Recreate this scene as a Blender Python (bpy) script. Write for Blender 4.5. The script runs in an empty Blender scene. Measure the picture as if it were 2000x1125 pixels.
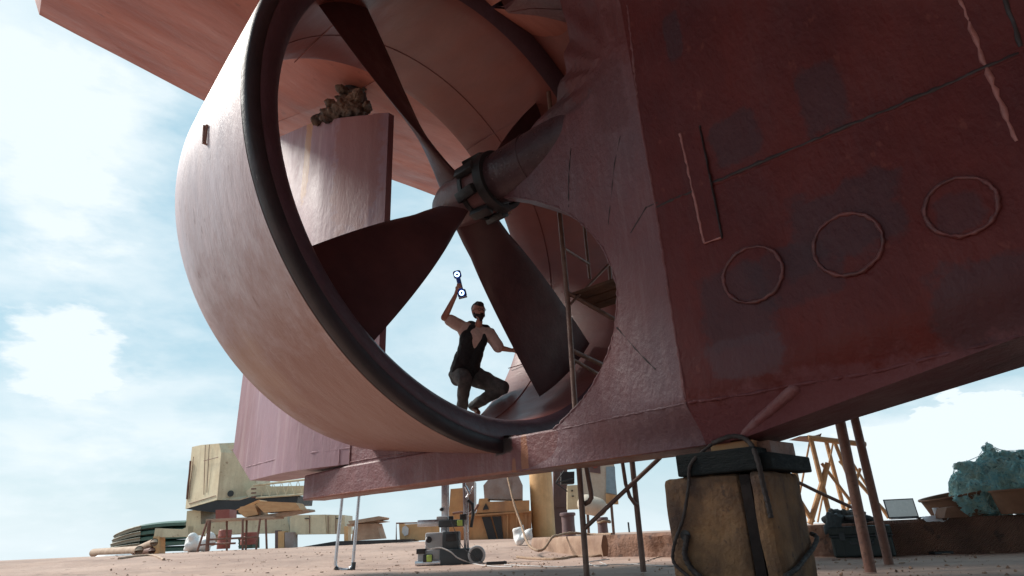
import bpy, bmesh, math, random
from mathutils import Vector, Matrix, noise as mnoise
random.seed(7)
R = math.radians
sc = bpy.context.scene
COL = sc.collection

# ------------------------------------------------------------------ camera
CAM_H = .42
FPX = 1200.0
TH = math.atan(486.5 / FPX); RO = R(2.6)
FW = Vector((0, math.cos(TH), math.sin(TH)))
UP0 = Vector((0, -math.sin(TH), math.cos(TH))); RT0 = Vector((1, 0, 0))
UP = UP0 * math.cos(RO) + RT0 * math.sin(RO); RT = RT0 * math.cos(RO) - UP0 * math.sin(RO)
CAM = Vector((0, 0, CAM_H))
cd = bpy.data.cameras.new('camera'); cam = bpy.data.objects.new('camera', cd); COL.objects.link(cam)
cam.matrix_world = Matrix(((RT.x, UP.x, -FW.x, CAM.x), (RT.y, UP.y, -FW.y, CAM.y), (RT.z, UP.z, -FW.z, CAM.z), (0, 0, 0, 1)))
cd.sensor_width = 36; cd.lens = 36 * FPX / 2000; cd.clip_end = 5000; cd.clip_start = .05
sc.camera = cam

# ------------------------------------------------------------------ light
SUN_EL = R(42); SUN_AZ = R(-74)          # azimuth from +Y, negative = towards -X
sund = Vector((math.sin(SUN_AZ) * math.cos(SUN_EL), math.cos(SUN_AZ) * math.cos(SUN_EL), math.sin(SUN_EL)))
w = bpy.data.worlds.new('World'); sc.world = w; w.use_nodes = True
nt = w.node_tree; nt.nodes.clear()
def N(nt, t, **k):
    n = nt.nodes.new(t)
    for a, b in k.items():
        if a in n.inputs.keys() if isinstance(a, str) else False: n.inputs[a].default_value = b
        else: setattr(n, a, b)
    return n
def mth(nt, op, a, b=None, clamp=False):
    n = nt.nodes.new('ShaderNodeMath'); n.operation = op; n.use_clamp = clamp
    for i, v in enumerate((a, b)):
        if v is None: continue
        if isinstance(v, (int, float)): n.inputs[i].default_value = v
        else: nt.links.new(v, n.inputs[i])
    return n.outputs[0]
def ramp(nt, fac, stops, interp='LINEAR'):
    n = nt.nodes.new('ShaderNodeValToRGB'); n.color_ramp.interpolation = interp
    e = n.color_ramp.elements
    while len(e) < len(stops): e.new(.5)
    for i, (p, c) in enumerate(stops):
        e[i].position = p
        e[i].color = (c, c, c, 1) if isinstance(c, (int, float)) else (*c, 1)
    nt.links.new(fac, n.inputs[0]); return n.outputs[0]
def mixc(nt, fac, a, b, mode='MIX'):
    n = nt.nodes.new('ShaderNodeMix'); n.data_type = 'RGBA'; n.blend_type = mode
    for i, v in ((0, fac), (6, a), (7, b)):
        if isinstance(v, (int, float)): n.inputs[i].default_value = v
        elif isinstance(v, tuple): n.inputs[i].default_value = (*v, 1)
        else: nt.links.new(v, n.inputs[i])
    return n.outputs[2]
sky = nt.nodes.new('ShaderNodeTexSky'); sky.sky_type = 'NISHITA'; sky.sun_disc = False
sky.sun_elevation = SUN_EL; sky.sun_rotation = SUN_AZ; sky.dust_density = 2.0; sky.air_density = 1.2; sky.ozone_density = 1.5
tc = nt.nodes.new('ShaderNodeTexCoord')
mp = nt.nodes.new('ShaderNodeMapping'); mp.inputs['Scale'].default_value = (1, 1, 2.6); nt.links.new(tc.outputs['Generated'], mp.inputs['Vector'])
mp.inputs['Location'].default_value = (.35, .1, .3)
nz = N(nt, 'ShaderNodeTexNoise'); nz.inputs['Scale'].default_value = 2.3; nz.inputs['Detail'].default_value = 9; nz.inputs['Roughness'].default_value = .58; nz.inputs['Distortion'].default_value = .35
nt.links.new(mp.outputs[0], nz.inputs['Vector'])
cl = ramp(nt, nz.outputs[0], [(.44, 0), (.68, 1)])
def pray(px, py):
    v = FW + RT * ((px - 1000) / FPX) + UP * ((562.5 - py) / FPX); return v.normalized()
def skyblob(px, py, rad, strength, soft=.6):        # a cloud bank standing in one direction of the sky
    c = pray(px, py)
    d = nt.nodes.new('ShaderNodeVectorMath'); d.operation = 'DISTANCE'
    nrm = nt.nodes.new('ShaderNodeVectorMath'); nrm.operation = 'NORMALIZE'; nt.links.new(tc.outputs['Generated'], nrm.inputs[0])
    nt.links.new(nrm.outputs[0], d.inputs[0]); d.inputs[1].default_value = c
    a = mth(nt, 'DIVIDE', d.outputs['Value'], rad)
    n2 = N(nt, 'ShaderNodeTexNoise'); n2.inputs['Scale'].default_value = 2.2 / rad ** .7; n2.inputs['Detail'].default_value = 8; n2.inputs['Roughness'].default_value = .6
    nt.links.new(mp.outputs[0], n2.inputs['Vector'])
    b = mth(nt, 'ADD', a, mth(nt, 'MULTIPLY', mth(nt, 'SUBTRACT', n2.outputs[0], .5), -2.2))
    r = ramp(nt, b, [(1 - soft, 1), (1.0, 0)])
    return mth(nt, 'MULTIPLY', r, strength)
tot = mth(nt, 'MULTIPLY', cl, .32)
for a in ((110, 300, .22, .45, .95), (60, 60, .26, .45, .95), (230, 250, .10, .35, .7), (130, 380, .09, .4, .6), (40, 180, .09, .35, .6), (250, 520, .14, .4, .9), (60, 520, .10, .3, .9), (130, 685, .07, .85, .45), (60, 830, .14, .45, .9), (880, 640, .3, .45, .9), (1900, 930, .10, 1.0, .12), (1790, 985, .10, .9, .2), (1960, 850, .05, 1.0, .15), (1800, 1000, .22, .6, .7), (300, 780, .12, .4, .8)):
    tot = mth(nt, 'ADD', tot, skyblob(*a))
sep = nt.nodes.new('ShaderNodeSeparateXYZ'); nt.links.new(tc.outputs['Generated'], sep.inputs[0])
hz = ramp(nt, mth(nt, 'ABSOLUTE', sep.outputs[2]), [(0, .70), (.09, .36), (.26, .02)])
tot = mth(nt, 'ADD', tot, hz, True)
skyc = mixc(nt, tot, mixc(nt, .75, sky.outputs[0], (3.9, 6.6, 7.8)), (8.2, 9.1, 9.5))
bg = nt.nodes.new('ShaderNodeBackground'); bg.inputs[1].default_value = .064
nt.links.new(skyc, bg.inputs[0]); wo = nt.nodes.new('ShaderNodeOutputWorld'); nt.links.new(bg.outputs[0], wo.inputs[0])
sl = bpy.data.lights.new('sun', 'SUN'); sl.energy = 3.3; sl.angle = R(14); sl.color = (1, .95, .88)
so = bpy.data.objects.new('sun', sl); COL.objects.link(so); so.rotation_euler = sund.to_track_quat('Z', 'Y').to_euler()
sc.view_settings.view_transform = 'Standard'; sc.view_settings.look = 'None'; sc.view_settings.exposure = .78; sc.view_settings.gamma = 1

# ------------------------------------------------------------------ frames of reference
AZ = R(48.642); SD = 5.0
AX = Vector((-math.sin(AZ), math.cos(AZ), 0)); LX = Vector((math.cos(AZ), math.sin(AZ), 0))
SHIP = Matrix(((AX.x, -LX.x, 0, LX.x * SD), (AX.y, -LX.y, 0, LX.y * SD), (0, 0, 1, 0), (0, 0, 0, 1)))   # local x aft, y to the camera, z up
def SH(s, y, z): return SHIP @ Vector((s, y, z))
def on_y(px, py, y):                     # ship-local point on the vertical plane y
    v = pray(px, py); t = (SD - y) / v.dot(LX); q = CAM + v * t
    return Vector((q.dot(AX), y, q.z))
def skin(px, py, f):
    y = .3
    for _ in range(14):
        p = on_y(px, py, y); y = f(p.x, p.z)
    return p
def BG(px, py, Y):
    v = pray(px, py); return CAM + v * (Y / v.y)
def ss(a, b, x):
    t = min(1, max(0, (x - a) / (b - a))); return t * t * (3 - 2 * t)
def lerpl(tab, x):
    if x <= tab[0][0]: return tab[0][1]
    for (a, u), (b, v) in zip(tab[:-1], tab[1:]):
        if x <= b: return u + (v - u) * (x - a) / (b - a)
    return tab[-1][1]
def gh(x, y):                            # the yard rises gently away from the ship
    return .40 * ss(12, 25, y - .75 * x)
def G(px, py, lift=0):
    v = pray(px, py); t = 3.0
    while t < 60:
        p = CAM + v * t
        if p.z <= gh(p.x, p.y) + lift: return p
        t += .02
    p.z = gh(p.x, p.y) + lift
    return p

# ------------------------------------------------------------------ materials
MATS = {}
def mat(name, base, rough=.6, var=None, amt=.5, scale=6, bump=.15, bscale=30, metal=0, stretch=(1, 1, 1), speck=None, patches=None, emit=None, spec=.5, streak=None, bdist=.02, weave=0):
    m = bpy.data.materials.new(name); m.use_nodes = True; t = m.node_tree
    b = t.nodes['Principled BSDF']; b.inputs['Roughness'].default_value = rough; b.inputs['Metallic'].default_value = metal
    b.inputs['Specular IOR Level'].default_value = spec
    co = t.nodes.new('ShaderNodeTexCoord'); mpp = t.nodes.new('ShaderNodeMapping'); mpp.inputs['Scale'].default_value = stretch
    t.links.new(co.outputs['Object'], mpp.inputs['Vector'])
    def nse(s, d=6, r=.6, src=mpp.outputs[0], dist=0):
        n = t.nodes.new('ShaderNodeTexNoise'); n.inputs['Scale'].default_value = s; n.inputs['Detail'].default_value = d
        n.inputs['Roughness'].default_value = r; n.inputs['Distortion'].default_value = dist; t.links.new(src, n.inputs['Vector']); return n.outputs[0]
    var = var or tuple(c * .6 for c in base)
    n1 = nse(scale); f = ramp(t, n1, [(.38, 0), (.66, 1)])
    c = mixc(t, mth(t, 'MULTIPLY', f, amt), base, var)
    n3 = nse(scale * 6, 8, .7); c = mixc(t, .35, c, ramp(t, n3, [(.3, .55), (.7, 1.0)]), 'MULTIPLY')
    if speck:
        f2 = ramp(t, nse(speck[2], 3, .5), [(speck[3], 0), (speck[3] + .05, 1)]); c = mixc(t, mth(t, 'MULTIPLY', f2, speck[1]), c, speck[0])
    if streak:       # vertical runs
        ms = t.nodes.new('ShaderNodeMapping'); ms.inputs['Scale'].default_value = (1, 1, .06); t.links.new(co.outputs['Object'], ms.inputs['Vector'])
        f3 = ramp(t, nse(streak[1], 4, .6, ms.outputs[0]), [(.5, 0), (.72, 1)]); c = mixc(t, mth(t, 'MULTIPLY', f3, streak[2]), c, streak[0])
    if patches:
        wob = t.nodes.new('ShaderNodeTexNoise'); wob.inputs['Scale'].default_value = 4.5; wob.inputs['Detail'].default_value = 10; wob.inputs['Roughness'].default_value = .68; t.links.new(co.outputs['Object'], wob.inputs['Vector'])
        sp = t.nodes.new('ShaderNodeSeparateXYZ'); t.links.new(co.outputs['Object'], sp.inputs[0])
        for (px_, pz_, wx, wz, k, colr, *sf) in patches:
            a = mth(t, 'DIVIDE', mth(t, 'ABSOLUTE', mth(t, 'SUBTRACT', sp.outputs[0], px_)), wx)
            d = mth(t, 'DIVIDE', mth(t, 'ABSOLUTE', mth(t, 'SUBTRACT', sp.outputs[2], pz_)), wz)
            q = mth(t, 'POWER', mth(t, 'ADD', mth(t, 'POWER', a, 5), mth(t, 'POWER', d, 5)), .2)
            q = mth(t, 'ADD', q, mth(t, 'MULTIPLY', mth(t, 'SUBTRACT', wob.outputs[0], .5), 1.3))
            fr = ramp(t, mth(t, 'MULTIPLY', q, .8), [((sf[0] if sf else .82) * .8, 1), (.8 if not sf else .94, 0)])
            c = mixc(t, mth(t, 'MULTIPLY', fr, k), c, colr)
    t.links.new(c, b.inputs['Base Color'])
    rr = ramp(t, nse(scale * 2.2, 5), [(.3, max(0, rough - .12)), (.7, min(1, rough + .12))]); t.links.new(rr, b.inputs['Roughness'])
    if bump:
        bp = t.nodes.new('ShaderNodeBump'); bp.inputs['Strength'].default_value = bump; bp.inputs['Distance'].default_value = bdist
        hh = mth(t, 'ADD', nse(bscale, 9, .62), mth(t, 'MULTIPLY', nse(bscale * .22, 4, .5), 1.5)); 
        if weave:
            for sg in (1, -1):
                wv = t.nodes.new('ShaderNodeTexWave'); wv.inputs['Scale'].default_value = weave; wv.inputs['Distortion'].default_value = .6
                mr = t.nodes.new('ShaderNodeMapping'); mr.inputs['Rotation'].default_value = (0, sg * .8, 0); t.links.new(co.outputs['Object'], mr.inputs['Vector']); t.links.new(mr.outputs[0], wv.inputs['Vector'])
                hh = mth(t, 'ADD', hh, mth(t, 'MULTIPLY', wv.outputs['Fac'], .35))
        t.links.new(hh, bp.inputs['Height']); t.links.new(bp.outputs[0], b.inputs['Normal'])
    if emit: b.inputs['Emission Color'].default_value = (*emit[0], 1); b.inputs['Emission Strength'].default_value = emit[1]
    MATS[name] = m; return m
RED = (.098, .0155, .0145); PUR = (.12, .075, .085)
wallp = []
def wp(px, py, w_, h_, k=.6, c=(.038, .022, .030)):
    p = on_y(px, py, .5); wallp.append((p.x, p.z, w_, h_, k, c))
wp(1330, 92, .09, .28); wp(1615, 205, .17, .3); wp(1440, 280, .22, .22); wp(1650, 440, .42, .3, .6); wp(1440, 600, .33, .34, .55)
wp(1455, 700, .32, .17, .65, (.07, .038, .048)); wp(1950, 600, .35, .3, .6); wp(1215, 190, .16, .3, .6); wp(1165, 225, .12, .16, .7); wp(1880, 430, .14, .14, .5); wp(1560, 540, .35, .25, .5)
M_HULL = mat('red_hull_paint', RED, .55, (.068, .011, .0125), .9, 1.3, .5, 24, bdist=.03, patches=wallp + [(-2, .93, 6.5, .5, .75, (.12, .042, .05))], spec=.25, streak=((.085, .024, .026), 9, .4), stretch=(1, 1, .6), speck=((.16, .05, .04), .35, 9, .66))
M_SKEG = mat('worn_pink_grey_paint', (.145, .047, .052), .5, (.12, .068, .085), .85, .9, .5, 24, bdist=.03, patches=[(3.1, 5.0, .5, .35, .8, (.07, .035, .04)), (2.6, 5.6, .6, .9, .75, (.12, .03, .03)), (2.55, 4.5, .25, .5, .7, (.10, .035, .04))], spec=.5, stretch=(1, 1, .7), streak=((.2, .12, .13), 12, .4))
M_KEEL = mat('purple_red_keel_paint', (.155, .054, .062), .5, (.13, .038, .038), .85, 1.5, .5, 20, bdist=.03, spec=.5, streak=((.24, .15, .16), 10, .45),
             patches=[(4.18, 1.1, .05, .35, .6, (.33, .13, .05)), (4.33, 1.0, .03, .2, .5, (.33, .13, .05)), (6.2, 1.03, 2.2, .03, .5, (.30, .11, .06)), (4.45, 1.32, .12, .10, .95, (.02, .015, .015)), (3.3, 1.0, .6, .06, .6, (.30, .12, .06))])
M_COUNT = mat('faded_red_counter_paint', (.42, .145, .108), .5, (.29, .08, .06), .9, 1.0, .35, 14, spec=.4, stretch=(1, .35, 1), speck=((.18, .06, .05), .5, 7, .66))
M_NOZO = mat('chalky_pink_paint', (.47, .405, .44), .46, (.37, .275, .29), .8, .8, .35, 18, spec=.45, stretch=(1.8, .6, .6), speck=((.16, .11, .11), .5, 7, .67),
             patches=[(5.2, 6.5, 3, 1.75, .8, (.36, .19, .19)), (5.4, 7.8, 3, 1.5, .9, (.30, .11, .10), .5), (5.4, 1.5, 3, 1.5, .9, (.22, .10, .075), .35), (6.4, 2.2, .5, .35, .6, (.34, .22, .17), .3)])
M_NOZI = mat('dusty_red_inner_paint', (.23, .062, .045), .42, (.17, .10, .115), .5, .7, .22, 18, spec=.5, stretch=(.5, 1, 1))
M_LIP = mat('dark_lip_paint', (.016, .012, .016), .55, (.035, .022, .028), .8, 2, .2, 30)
M_BELL = mat('purple_bellmouth_paint', (.085, .045, .062), .45, (.06, .03, .04), .8, 2, .3, 22)
M_PROP = mat('dark_propeller_bronze', (.060, .024, .028), .45, (.095, .038, .040), .8, 1.4, .15, 25, spec=.35)
M_DECK = mat('dull_brown_plank', (.11, .055, .035), .9, (.05, .03, .022), .8, 4, .4, 30, spec=.2)
M_HUB = mat('lit_maroon_hub_paint', (.16, .085, .09), .4, (.10, .05, .055), .8, 3, .3, 30)  # same maroon as the blades, lit look put into a paler colour
M_BOSS = mat('dark_scraped_boss', (.045, .024, .03), .34, (.075, .045, .055), .8, 3, .4, 30, speck=((.3, .25, .25), .4, 20, .68))
M_RUD = mat('rudder_pink_grey_paint', (.30, .175, .21), .5, (.22, .10, .11), .9, .8, .25, 22, spec=.5, stretch=(1, 1, .35), streak=((.42, .30, .31), 8, .5),
            patches=[(8.9, 7.1, .14, 1.2, .8, (.36, .17, .06)), (7.5, 6.5, .55, 1.6, .8, (.25, .10, .09)), (10.1, 5.5, 1.1, 1.6, .5, (.44, .36, .38))])  # pale aft and dark red forward patches paint in the rudder's shading
M_BLACK = mat('black_rubbery_steel', (.016, .017, .02), .5, (.03, .03, .033), .6, 5, .2, 40)
M_TIMB = mat('tarred_timber', (.008, .011, .013), .8, (.018, .022, .022), .7, 4, .6, 30, spec=.2, stretch=(1, 1, 4))
M_CONC = mat('stained_yellow_concrete', (.25, .135, .065), .9, (.06, .035, .028), 1.0, 2.6, .9, 24, bdist=.03, streak=((.05, .03, .026), 5, .6), speck=((.05, .03, .025), .7, 9, .62))
M_GAP = mat('gap_shade_and_wet_stain', (.012, .009, .009), .8, (.025, .017, .016), .7, 3, .5, 20, spec=.2)
M_RUSTP = mat('rusty_brown_steel', (.17, .075, .055), .6, (.26, .14, .10), .8, 5, .35, 40, speck=((.07, .035, .03), .6, 25, .6))
M_POLE = mat('worn_scaffold_steel', (.22, .13, .10), .5, (.11, .06, .05), .8, 6, .3, 50, metal=.2)
M_GROUND = mat('pinkish_packed_ground', (.46, .32, .255), .85, (.30, .20, .16), 1.0, .45, .6, 8, bdist=.04, patches=[(-3.3, 0, 1.2, 9, .0, (.2, .15, .12))], speck=((.12, .08, .07), .5, 4, .64))
M_KERB = mat('brown_cast_kerb', (.24, .12, .08), .85, (.12, .065, .05), .9, 2.0, .7, 14, bdist=.03, weave=17, speck=((.04, .03, .03), .6, 6, .64))
M_KERBR = mat('broken_brown_kerb', (.24, .13, .085), .85, (.12, .065, .05), .9, 2.0, .9, 9, bdist=.06, speck=((.04, .03, .03), .6, 6, .6))
M_KERBT = mat('tan_cast_kerb', (.36, .24, .17), .85, (.22, .13, .09), .8, 1.4, .6, 10)
M_CREAM = mat('cream_crane_paint', (.72, .62, .43), .5, (.58, .46, .30), .7, 1.3, .15, 12, speck=((.22, .10, .05), .6, 5, .68), streak=((.30, .2, .12), 3, .4))
M_ORWOOD = mat('orange_timber', (.60, .36, .18), .7, (.46, .24, .11), .7, 3, .3, 20, stretch=(1, 1, 4))
M_PALEW = mat('pale_weathered_timber', (.46, .33, .24), .75, (.30, .2, .14), .7, 3, .3, 20)
M_YEL = mat('yellow_ochre_paint', (.74, .46, .23), .55, (.58, .33, .14), .8, 1.2, .2, 10, streak=((.25, .12, .06), 3, .4))
M_ORST = mat('orange_rust_paint', (.56, .30, .13), .65, (.38, .18, .09), .85, 1.1, .25, 9, streak=((.18, .09, .06), 2.5, .45))
M_PURST = mat('purple_brown_steel', (.13, .08, .085), .55, (.18, .11, .10), .8, 1.6, .2, 14)
M_GREEN = mat('dark_green_paint', (.045, .11, .085), .5, (.08, .14, .11), .7, 1.5, .15, 14)
M_GREYR = mat('grey_weathered_rib', (.30, .28, .22), .7, (.2, .18, .14), .7, 2, .2, 14)
M_BEAD = mat('weld_bead_paint', (.13, .035, .036), .45, (.05, .015, .017), .9, 9, .4, 60)
M_REDP = mat('red_barrel_paint', (.28, .075, .055), .5, (.24, .06, .05), .7, 2, .15, 14)
M_WHITE = mat('white_sack_cloth', (.78, .77, .76), .8, (.6, .6, .6), .5, 4, .6, 10)
M_ALU = mat('brushed_aluminium', (.62, .64, .68), .32, (.5, .5, .53), .5, 5, .05, 40, metal=.9)
M_GREYP = mat('light_grey_plastic', (.42, .44, .46), .45, (.36, .38, .4), .5, 5, .05, 40)
M_DGREY = mat('dark_teal_grey_plastic', (.045, .058, .066), .5, (.06, .07, .08), .5, 5, .08, 50)
M_LIME = mat('lime_green_plastic', (.45, .62, .14), .45, (.4, .55, .12), .5, 5, 0, 40)
M_CABLE = mat('pale_grey_cable', (.55, .53, .52), .5, bump=0)
M_ROPE = mat('dark_tarry_rope', (.035, .025, .024), .7, bump=.6, bscale=90)
M_ROPET = mat('tan_rope', (.36, .24, .16), .8, bump=.6, bscale=90)
M_CASE = mat('dark_green_black_case', (.022, .034, .034), .42, (.03, .045, .045), .6, 5, .12, 60)
M_LAP = mat('dark_grey_laptop_shell', (.16, .18, .20), .35, (.13, .15, .16), .5, 3, .02, 40, metal=.4)
M_SCR = mat('dim_laptop_screen', (.32, .37, .40), .25, (.22, .26, .29), .9, 4, 0, 40, emit=((.5, .6, .62), .16))
M_PAPER = mat('white_paper', (.80, .82, .86), .7, (.74, .76, .8), .5, 4, .1, 10)
M_CLAY = mat('brown_clay_tub', (.27, .135, .075), .75, (.17, .08, .05), .8, 3, .3, 20)
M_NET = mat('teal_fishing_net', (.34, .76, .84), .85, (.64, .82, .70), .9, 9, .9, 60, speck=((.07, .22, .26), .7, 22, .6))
M_TARP = mat('dark_grey_jacket_cloth', (.12, .15, .16), .8, (.06, .08, .09), .7, 6, .9, 25, bdist=.04)
M_RAG = mat('greasy_tan_rag', (.17, .105, .07), .7, (.018, .014, .014), 1.0, 3.2, .8, 20)
M_SKIN = mat('skin', (.62, .35, .26), .5, (.50, .26, .19), .5, 12, .05, 60)
M_SHIRT = mat('pale_peach_tshirt', (.88, .76, .70), .8, (.76, .62, .57), .7, 14, .4, 60)
M_VEST = mat('navy_black_vest', (.018, .026, .032), .8, (.03, .04, .045), .6, 14, .3, 60)
M_TROU = mat('charcoal_work_trousers', (.08, .095, .10), .85, (.17, .175, .175), .8, 9, .5, 40)
M_HAIR = mat('dark_brown_hair', (.035, .022, .017), .6, bump=.6, bscale=120)
M_BOOT = mat('brown_leather_boot', (.17, .075, .045), .5)
M_BLUE = mat('blue_scanner_shell', (.02, .10, .50), .3, (.02, .06, .24), .5, 8, 0)
M_LED = mat('lit_ring_lamp', (.5, .7, 1), .5, emit=((.45, .68, 1), 2.5), bump=0)
M_POSTER = mat('faded_cream_poster', (.62, .55, .46), .7, (.50, .38, .28), .7, 2.0, .2, 8, speck=((.42, .2, .12), .5, 3, .66))
M_PBLUE = mat('faded_blue_print', (.30, .42, .50), .7)
M_SHELL = mat('silver_rust_steel', (.34, .29, .28), .45, (.25, .16, .13), .8, 2, .15, 12)

# ------------------------------------------------------------------ mesh helpers
class MB:
    def __init__(s): s.v = []; s.f = []; s.m = []
    def add(s, vs, fs, mi=0):
        o = len(s.v); s.v += [Vector(v) for v in vs]; s.f += [tuple(i + o for i in f) for f in fs]; s.m += [mi] * len(fs); return s
    def box(s, c, size, rot=None, mi=0, bev=0):
        c = Vector(c); x, y, z = (q / 2 for q in size); M = rot or Matrix.Identity(3)
        if not bev:
            vs = [c + M @ Vector((a * x, b * y, d * z)) for a in (-1, 1) for b in (-1, 1) for d in (-1, 1)]
            s.add(vs, [(0, 1, 3, 2), (4, 6, 7, 5), (0, 4, 5, 1), (2, 3, 7, 6), (0, 2, 6, 4), (1, 5, 7, 3)], mi); return s
        bm = bmesh.new(); bmesh.ops.create_cube(bm, size=1)
        for v in bm.verts: v.co = Vector((v.co.x * 2 * x, v.co.y * 2 * y, v.co.z * 2 * z))
        bmesh.ops.bevel(bm, geom=bm.edges[:], offset=bev, segments=2, affect='EDGES', profile=.5)
        bm.verts.ensure_lookup_table()
        s.add([c + M @ v.co for v in bm.verts], [tuple(v.index for v in f.verts) for f in bm.faces], mi); bm.free(); return s
    def tube(s, pts, r, n=10, mi=0, caps=True):
        pts = [Vector(p) for p in pts]; rs = r if isinstance(r, (list, tuple)) else [r] * len(pts)
        prev = None; rings = []
        for i, p in enumerate(pts):
            t = (pts[min(i + 1, len(pts) - 1)] - pts[max(i - 1, 0)])
            t = t.normalized() if t.length > 1e-9 else Vector((0, 0, 1))
            if prev is None:
                a = Vector((0, 0, 1)) if abs(t.z) < .9 else Vector((1, 0, 0)); prev = a
            u = (prev - t * prev.dot(t)); u = u.normalized() if u.length > 1e-6 else t.orthogonal().normalized()
            prev = u; v = t.cross(u)
            rings.append([p + (u * math.cos(2 * math.pi * k / n) + v * math.sin(2 * math.pi * k / n)) * rs[i] for k in range(n)])
        vs = [q for rg in rings for q in rg]; fs = []
        for i in range(len(pts) - 1):
            for k in range(n):
                a = i * n + k; b = i * n + (k + 1) % n; fs.append((a, b, b + n, a + n))
        if caps: fs.append(tuple(range(n))[::-1]); fs.append(tuple((len(pts) - 1) * n + k for k in range(n)))
        s.add(vs, fs, mi); return s
    def prism(s, pts, ext, mi=0):
        pts = [Vector(p) for p in pts]; n = len(pts); ext = Vector(ext)
        s.add(pts + [p + ext for p in pts], [tuple(range(n)), tuple(range(n, 2 * n))[::-1]] + [(i, i + n, (i + 1) % n + n, (i + 1) % n) for i in range(n)], mi); return s
    def grid(s, rows, mi=0, closed=False):
        n = len(rows[0]); vs = [p for r_ in rows for p in r_]; fs = []
        for i in range(len(rows) - 1):
            for k in range(n if closed else n - 1):
                a = i * n + k; b = i * n + (k + 1) % n; fs.append((a, b, b + n, a + n))
        s.add(vs, fs, mi); return s
    def cap(s, a, b, r1, r2, mi=0, n=14):      # tapered capsule
        a = Vector(a); b = Vector(b); d = (b - a).normalized() if (b - a).length > 1e-6 else Vector((0, 0, 1))
        pts = []; rs = []
        for k in range(5): t = (k / 5) * math.pi / 2; pts.append(a - d * r1 * math.cos(t)); rs.append(max(1e-4, r1 * math.sin(t)))
        pts += [a, b]; rs += [r1, r2]
        for k in range(4, -1, -1): t = (k / 5) * math.pi / 2; pts.append(b + d * r2 * math.cos(t)); rs.append(max(1e-4, r2 * math.sin(t)))
        return s.tube(pts, rs, n, mi)
    def build(s, name, m, parent=None, smooth=None, inv=None, loc=None):
        me = bpy.data.meshes.new(name); me.from_pydata([tuple(v) for v in s.v], [], s.f)
        ms = m if isinstance(m, (list, tuple)) else [m]
        for q in ms: me.materials.append(q)
        for p, i in zip(me.polygons, s.m): p.material_index = i
        o = bpy.data.objects.new(name, me); COL.objects.link(o)
        bm = bmesh.new(); bm.from_mesh(me); bmesh.ops.recalc_face_normals(bm, faces=bm.faces[:]); bm.to_mesh(me); bm.free()
        if parent is not None:
            o.parent = parent; mw = MW[parent.name]; MW[o.name] = mw
            if inv is not False: me.transform(mw.inverted())
        else:
            if loc is None:
                xs = [v.co for v in me.vertices]; loc = Vector(((min(v.x for v in xs) + max(v.x for v in xs)) / 2, (min(v.y for v in xs) + max(v.y for v in xs)) / 2, min(v.z for v in xs)))
            me.transform(Matrix.Translation(-Vector(loc))); o.location = loc; MW[o.name] = Matrix.Translation(loc)
        if smooth is not None:
            for p in me.polygons: p.use_smooth = True
            if smooth < 180:
                try: me.set_sharp_from_angle(angle=R(smooth))
                except Exception: pass
        return o
MW = {}
def thing(name, label, cat, loc, group=None, mw=None):
    o = bpy.data.objects.new(name, None); COL.objects.link(o); o.empty_display_size = .2
    if mw is not None: o.matrix_world = mw; MW[o.name] = mw.copy()
    else: o.location = loc; MW[o.name] = Matrix.Translation(Vector(loc))
    o['label'] = label; o['category'] = cat
    if group: o['group'] = group
    return o
def tag(o, label, cat, group=None, kind=None):
    if label: o['label'] = label
    if cat: o['category'] = cat
    if group: o['group'] = group
    if kind: o['kind'] = kind
    return o
def struct(o): o['kind'] = 'structure'; return o
def remesh(o, vox, sm=3, it=.5):
    md = o.modifiers.new('r', 'REMESH'); md.mode = 'VOXEL'; md.voxel_size = vox; md.use_smooth_shade = True
    if sm: s2 = o.modifiers.new('s', 'SMOOTH'); s2.iterations = sm; s2.factor = it
    dg = bpy.context.evaluated_depsgraph_get(); ev = o.evaluated_get(dg); me = bpy.data.meshes.new_from_object(ev)
    o.modifiers.clear(); o.data = me
    for p in me.polygons: p.use_smooth = True
    return o
def wobble(me, amp, sc_, seed=0):
    for v in me.vertices:
        n = mnoise.noise_vector(v.co * sc_ + Vector((seed, seed * 2, 0))); v.co += n * amp

# ------------------------------------------------------------------ ground
g = MB()
xs = [-1500, -300, -80, -40, -30] + [-20 + i * .3 for i in range(121)] + [20, 30, 40] + [80, 300, 1500]
ys = [-300, -60, -20] + [-8, -4, 0, 2] + [3 + i * .25 for i in range(88)] + [25 + i for i in range(20)] + [60, 120, 400, 3000]
rows = []
for y in ys:
    rows.append([Vector((x, y, gh(x, y) + (.014 * mnoise.noise(Vector((x * .6, y * .6, 0))) + .012 * mnoise.noise(Vector((x * 1.7, y * 2.3, 3))) if abs(x) < 50 and -20 < y < 50 else 0))) for x in xs])
g.grid(rows); o = struct(g.build('ground', M_GROUND, smooth=180, loc=(0, 0, 0)))

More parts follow.
